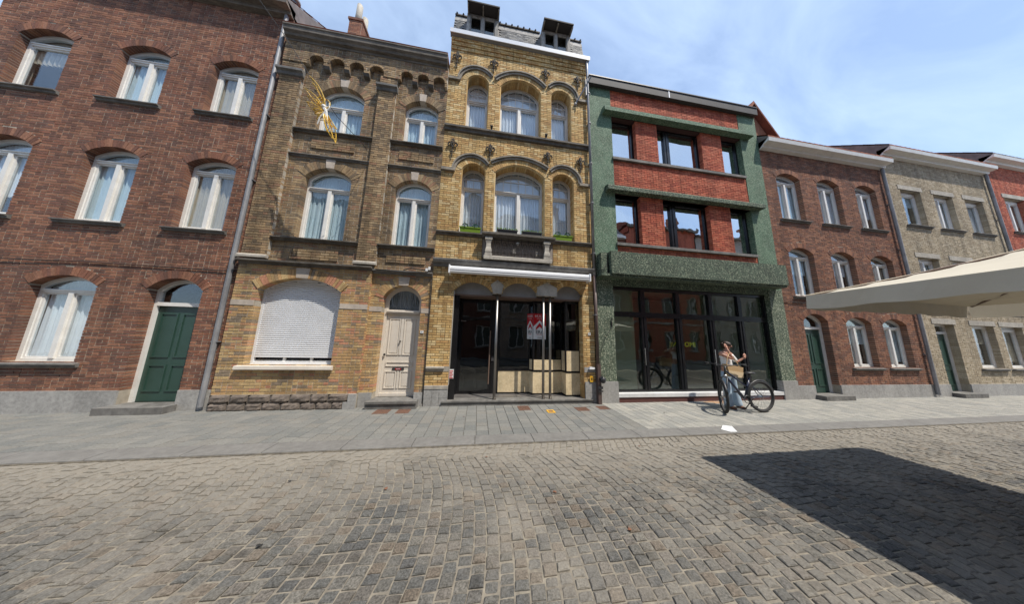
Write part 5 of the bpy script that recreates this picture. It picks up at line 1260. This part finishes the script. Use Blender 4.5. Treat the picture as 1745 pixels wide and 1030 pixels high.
F_ = lambda a, b, z: (hx_ + fx * a - fy * b, hy_ + fy * a + fx * b, z)
MB().ball(F_(.088, 0, 1.555), .017, .017, .02, 8, 6).build('nose', 'skin', wm, smooth=True)
MB().ball(F_(.08, 0, 1.518), .014, .014, .007, 8, 5).build('mouth', 'red_base', wm, smooth=True)
MB().ball(F_(.074, .032, 1.585), .009).ball(F_(.074, -.032, 1.585), .009).build('eyes', 'black_print', wm)
MB().ball(F_(.0, .085, 1.56), .014, .014, .026).ball(F_(.0, -.085, 1.56), .014, .014, .026).build('ears', 'skin', wm, smooth=True)
hm = MB()
for k in range(11):      # cap of hair leaving the face free
    a = math.radians(70 + k * 22); hm.ball(F_(.045 * math.cos(a) * 1.0, .06 * math.sin(a), 1.60), .052, .052, .062, 10, 7)
hm.ball(F_(-.02, 0, 1.64), .075, .075, .05, 12, 7).ball(F_(-.06, 0, 1.56), .05, .06, .07, 10, 7).ball(F_(-.1, 0, 1.62), .036, .036, .036, 8, 6).build('hair', 'hair', wm, smooth=True)
skin_mesh('top', off([(0, 0, .99), (-.01, 0, 1.10), (-.015, 0, 1.22), (-.01, 0, 1.29), (.15, -.005, 1.3), (.2, -.03, 1.21), (.235, -.055, 1.14), (-.15, -.02, 1.27)]), [(0, 1), (1, 2), (2, 3), (3, 4), (4, 5), (5, 6), (3, 7)], [(.15, .12), (.125, .1), (.135, .115), (.13, .1), .062, .06, .055, .055], 'white_cloth', wm)
skin_mesh('jeans', off([(0, 0, .98), (0, 0, .9), (-.09, 0, .78), (-.1, -.02, .45), (-.12, -.03, .08), (-.12, -.03, .03), (.09, 0, .78), (.12, .0, .45), (.16, -.02, .08), (.16, -.02, .03)]), [(0, 1), (1, 2), (2, 3), (3, 4), (4, 5), (1, 6), (6, 7), (7, 8), (8, 9)], [(.15, .12), (.155, .125), .1, .085, .105, .105, .1, .085, .105, .105], 'denim', wm)
for dx, dy in ((-.12, -.1), (.17, -.09)): MB().ball((WX + dx, WY + dy, .045), .045, .12, .035, 10, 6).build('shoe', 'leather', wm, smooth=True)
bg_ = thing('shoulder_bag', 'two tone straw shoulder bag hanging at the woman\'s side', 'bag', (6.33, WY - .25, .82))
def slab(pts, y0, y1, mat, name, par): return MB().prism(pts, y0, y1, 'y').build(name, mat, par)
slab([(6.12, .98), (6.54, .93), (6.56, 1.05), (6.09, 1.13)], WY - .33, WY - .22, 'straw_bag', 'bag_top', bg_)
slab([(6.13, .83), (6.53, .80), (6.54, .93), (6.12, .98)], WY - .335, WY - .215, 'pale_bag', 'bag_base', bg_)
MB().tube([(6.14, WY - .28, 1.1), (6.25, WY - .24, 1.3), (6.44, WY - .15, 1.4), (6.5, WY - .18, 1.3), (6.52, WY - .28, 1.04)], .009, 5).build('strap', 'straw_bag', bg_)
# bicycle: steered front wheel near the camera, frame leading away to the right
bi = thing('bicycle', 'black and navy city bicycle standing on the pavement edge', 'bicycle', (6.1, -1.1, 0))
def wheel(c, d, par, R=.335):
    c = Vector(c); d = Vector(d).normalized(); P_ = lambda r, a: tuple(c + d * r * math.cos(a) + Vector((0, 0, 1)) * r * math.sin(a))
    wo = MB().tube([P_(R, k * math.pi / 18) for k in range(36)], .03, 8, closed=True).build('wheel', 'rubber', par, smooth=True)
    MB().tube([P_(R - .03, k * math.pi / 18) for k in range(36)], .011, 6, closed=True).build('rim', 'dark_metal', wo, smooth=True)
    s = MB()
    ax = d.cross(Vector((0, 0, 1)))
    for k in range(28): s.tube([tuple(c + ax * (.03 if k % 2 else -.03)), P_(R - .035, k * 2 * math.pi / 28)], .0018, 3)
    s.tube([tuple(c - ax * .05), tuple(c + ax * .05)], .02, 8); s.build('spokes', 'chrome', wo); return ax
fd = Vector((-.62, -.78, 0)).normalized(); fcn = Vector((5.80, -1.0, .36)); ax = wheel(fcn, fd, bi)
rc = Vector((6.84, -1.02, .36)); fdir = Vector((-1, .02, 0)); ax2 = wheel(rc, fdir, bi)
hd = Vector((5.97, -.94, .80)); ht = Vector((6.02, -.93, .95))
m = MB()
for s in (-1, 1): m.tube([tuple(fcn + ax * .055 * s), tuple(hd + ax * .05 * s), tuple(hd)], .014, 6)
m.tube([tuple(hd), tuple(ht), tuple(ht + Vector((.01, 0, .1)))], .02, 8); m.build('fork', 'black_plastic', bi, smooth=True)
bb_ = Vector((6.42, -.98, .3)); stt = Vector((6.62, -.98, .78)); m = MB()
m.tube([tuple(hd + Vector((.01, 0, .05))), tuple(bb_)], .026, 8).tube([tuple(ht), tuple(bb_.lerp(stt, .55))], .02, 8).tube([tuple(bb_), tuple(stt)], .02, 8)
for s in (-1, 1): m.tube([tuple(bb_), tuple(rc + Vector((0, .05 * s, 0)))], .011, 6).tube([tuple(bb_.lerp(stt, .8)), tuple(rc + Vector((0, .05 * s, 0)))], .01, 6)
m.build('frame', 'navy_paint', bi, smooth=True)
hb = ht + Vector((.01, 0, .1)); m = MB(); sd = Vector((-.86, .5, 0)).normalized()
m.tube([tuple(hb + ax * .30 * s + Vector((.10, .08, .05)) if abs(s) == 1 else hb + ax * .12 * s * 2 + Vector((0, 0, .03)) if s else hb) for s in (-1, -.5, 0, .5, 1)], .012, 8); m.build('handlebar', 'black_plastic', bi, smooth=True)
for s in (-1, 1): e = hb + ax * .30 * s + Vector((.10, .08, .05)); MB().tube([tuple(e), tuple(e + ax * .09 * s + Vector((.05, .04, 0)))], .018, 8).tube([tuple(e), tuple(e + ax * .1 * s - Vector((.03, .06, .03)))], .006, 5).build('grip', 'rubber', bi, smooth=True)
MB().tube([tuple(hd + fd * .05 + Vector((0, 0, .02))), tuple(hd + fd * .1 + Vector((0, 0, .02)))], .04, 10).build('headlight', 'light_lens', bi, smooth=True)
m = MB(); m.ball((6.66, -.98, .9), .13, .08, .035).tube([tuple(stt), (6.64, -.98, .88)], .014, 6); m.build('saddle', 'black_plastic', bi, smooth=True)
P_ = lambda c, d, r, a: tuple(c + d * r * math.cos(a) + Vector((0, 0, 1)) * r * math.sin(a))
MB().tube([P_(fcn, fd, .37, math.radians(k)) for k in range(20, 190, 14)], .026, 6).build('mudguard', 'black_plastic', bi, smooth=True); MB().tube([P_(rc, fdir, .37, math.radians(k)) for k in range(-5, 175, 14)], .026, 6).build('mudguard', 'black_plastic', bi, smooth=True)
m = MB().tube([(6.42, -1.04, .3), (6.50, -1.08, .16)], .011, 6).box(6.46, 6.55, -1.14, -1.05, .14, .17).tube([(6.42, -.92, .3), (6.34, -.90, .43)], .011, 6).box(6.3, 6.38, -.92, -.84, .42, .45); m.tube([tuple(bb_ + Vector((0, -.06, 0)) + Vector((math.cos(k * .524), 0, math.sin(k * .524))) * .09) for k in range(12)], .008, 5, closed=True); m.build('pedals', 'dark_metal', bi)
MB().tube([(6.7, -.98, .33), (6.62, -.82, .025)], .01, 6).build('kickstand', 'dark_metal', bi)
# litter, leaves and stains on the setts
LEAF = ['black scrap on the cobbles, leftmost of the near ones', 'brown dry leaf on cobbles in front of the stone pier', 'brown dry leaf on cobbles before the shop middle, larger one', 'black scrap on the cobbles beside the shadow of the added sunshade', 'brown leaf on the nearest cobbles left of centre', 'brown leaf on the cobbles at centre right, nearest to viewer',
 'black scrap on cobbles in front of the white shutter', 'brown leaf close to gutter stones right of the downpipe', 'brown leaf on sandy cobbles before the shop door', 'black scrap on pavement slabs in front of the cream door', 'brown leaf on pavement slabs before the pale shop panels', 'brown leaf on the pale slabs near the green column',
 'black scrap on pale slabs in front of black shop windows', 'brown leaf on pavement slabs right before the shop door']
lt = [(-1.6, -3.55, .018), (-.9, -2.95, .014), (.9, -3.2, .016), (2.2, -2.9, .013), (-.3, -4.2, .012), (1.4, -3.75, .014), (-2.0, -2.7, .015), (2.6, -2.3, .012), (.2, -2.4, .013), (-1.2, -1.2, .011), (1.9, -1.1, .011), (3.6, -1.35, .012), (4.3, -.9, .012), (-.2, -.8, .01)]
for k, (x, y, q) in enumerate(lt):
    m = MB(); P8 = [(x + q * 1.3 * U(.6, 1.3) * math.cos(a * .785), y + q * U(.6, 1.3) * math.sin(a * .785)) for a in range(8)]; z0 = .022 if y > -2 else .003
    m.add([(p[0], p[1], z0 + U(.002, .012)) for p in P8] + [(x, y, z0 + .008)], [(i, (i + 1) % 8, 8) for i in range(8)])
    lab = LEAF[k]
    tag(m.build('dry_leaf', 'leather' if k % 3 else 'cable_black'), lab, 'leaf', 'scraps and leaves on the ground')
bi.location.z += .028
# crumpled paper
pp = MB(); pz = .03
pp.add([(4.63, -1.87, pz), (4.76, -1.80, pz + .045), (4.90, -1.80, pz + .01), (4.84, -1.90, pz + .06), (4.82, -2.0, pz), (4.68, -1.99, pz), (4.75, -1.9, pz + .02)], [(0, 1, 6), (1, 3, 6), (1, 2, 3), (3, 4, 6), (4, 5, 6), (5, 0, 6), (2, 4, 3)])
tag(pp.build('paper', 'white_print'), 'crumpled sheet of white paper lying on the gutter stones', 'paper')
# sandy bare patch at the foot of the black shopfront
n = 26; pts = []
for k in range(n):
    a = 2 * math.pi * k / n; r = 1 + .25 * math.sin(3 * a) + .15 * math.sin(7 * a); pts.append((6.75 + .46 * r * math.cos(a), -.16 + .13 * r * math.sin(a)))
pm = MB().prism(pts, .0, .026, 'z').build('sand_patch', 'sand_patch', kind='structure')
# added sunshade standing in for an unseen car; casts the shadow at right
ps = thing('added_parasol', 'large square cream sunshade added over the cobbles to cast a shadow', 'added_parasol', (5.75, -4.95, 0))
cx_, cy_, hw_ = 5.72, -5.02, 1.5; ztop, zed = 2.85, 2.3
def canopy_pt(u, v, dz=0):   # u, v in -1..1
    m_ = max(abs(u), abs(v)); sag = .05 * math.sin(math.pi * m_) ; corner = .02 * (abs(u * v))
    return (cx_ + u * hw_, cy_ + v * hw_, ztop - (ztop - zed) * m_ - sag - corner + dz)
g_ = 16; mb = MB(); vs = [canopy_pt(-1 + 2 * i / g_, -1 + 2 * j / g_) for j in range(g_ + 1) for i in range(g_ + 1)]; n_ = len(vs)
vs += [(x, y, z - .012) for x, y, z in vs]; fs = []
for j in range(g_):
    for i in range(g_):
        a = j * (g_ + 1) + i; q = (a, a + 1, a + g_ + 2, a + g_ + 1); fs += [q, tuple(n_ + k for k in q[::-1])]
mb.add(vs, fs).build('canopy', 'parasol_cloth', ps)
for (ax_, sg) in (('x', -1), ('x', 1), ('y', -1), ('y', 1)):
    mb = MB(); vs = []
    for k in range(33):
        t_ = -1 + 2 * k / 32; u, v = (sg, t_) if ax_ == 'x' else (t_, sg); x, y, z = canopy_pt(u, v); w_ = .012 * math.sin(t_ * 14)
        ox, oy = ((sg * (.01 + w_), 0) if ax_ == 'x' else (0, sg * (.01 + w_))); vs += [(x, y, z), (x + ox, y + oy, z - .17 - .02 * abs(math.sin(t_ * 9.4)))]
    fs = [(2 * k, 2 * k + 2, 2 * k + 3, 2 * k + 1) for k in range(32)]; mb.add(vs, fs).build('valance', 'parasol_cloth', ps)
for u, v in ((-1, -1), (1, -1), (1, 1), (-1, 1), (-1, 0), (1, 0), (0, -1), (0, 1)):
    e = Vector(canopy_pt(u * .97, v * .97, -.03)); t0 = Vector((cx_, cy_, ztop - .06)); md_ = t0.lerp(e, .5)
    MB().tube([tuple(t0), tuple(md_), tuple(e)], .014, 6).build('rib', 'brown_wood', ps); MB().tube([canopy_pt(u * t_ / 6, v * t_ / 6, .004) for t_ in range(1, 7)], .008, 5).build('seam', 'beige_curtain', ps); MB().tube([(cx_, cy_, 2.05), tuple(md_)], .012, 6).build('strut', 'brown_wood', ps)
MB().tube([(cx_, cy_, .1), (cx_, cy_, 2.95)], .03, 12).ball((cx_, cy_, 2.97), .05).build('pole', 'brown_wood', ps)
MB().prism([(cx_ - .4, cy_ - .4), (cx_ + .4, cy_ - .4), (cx_ + .4, cy_ + .4), (cx_ - .4, cy_ + .4)], .0, .1, 'z').build('base', 'grey_plinth', ps); MB().tube([(cx_, cy_, .1), (cx_, cy_, .45)], .05, 12).build('socket', 'dark_metal', ps)
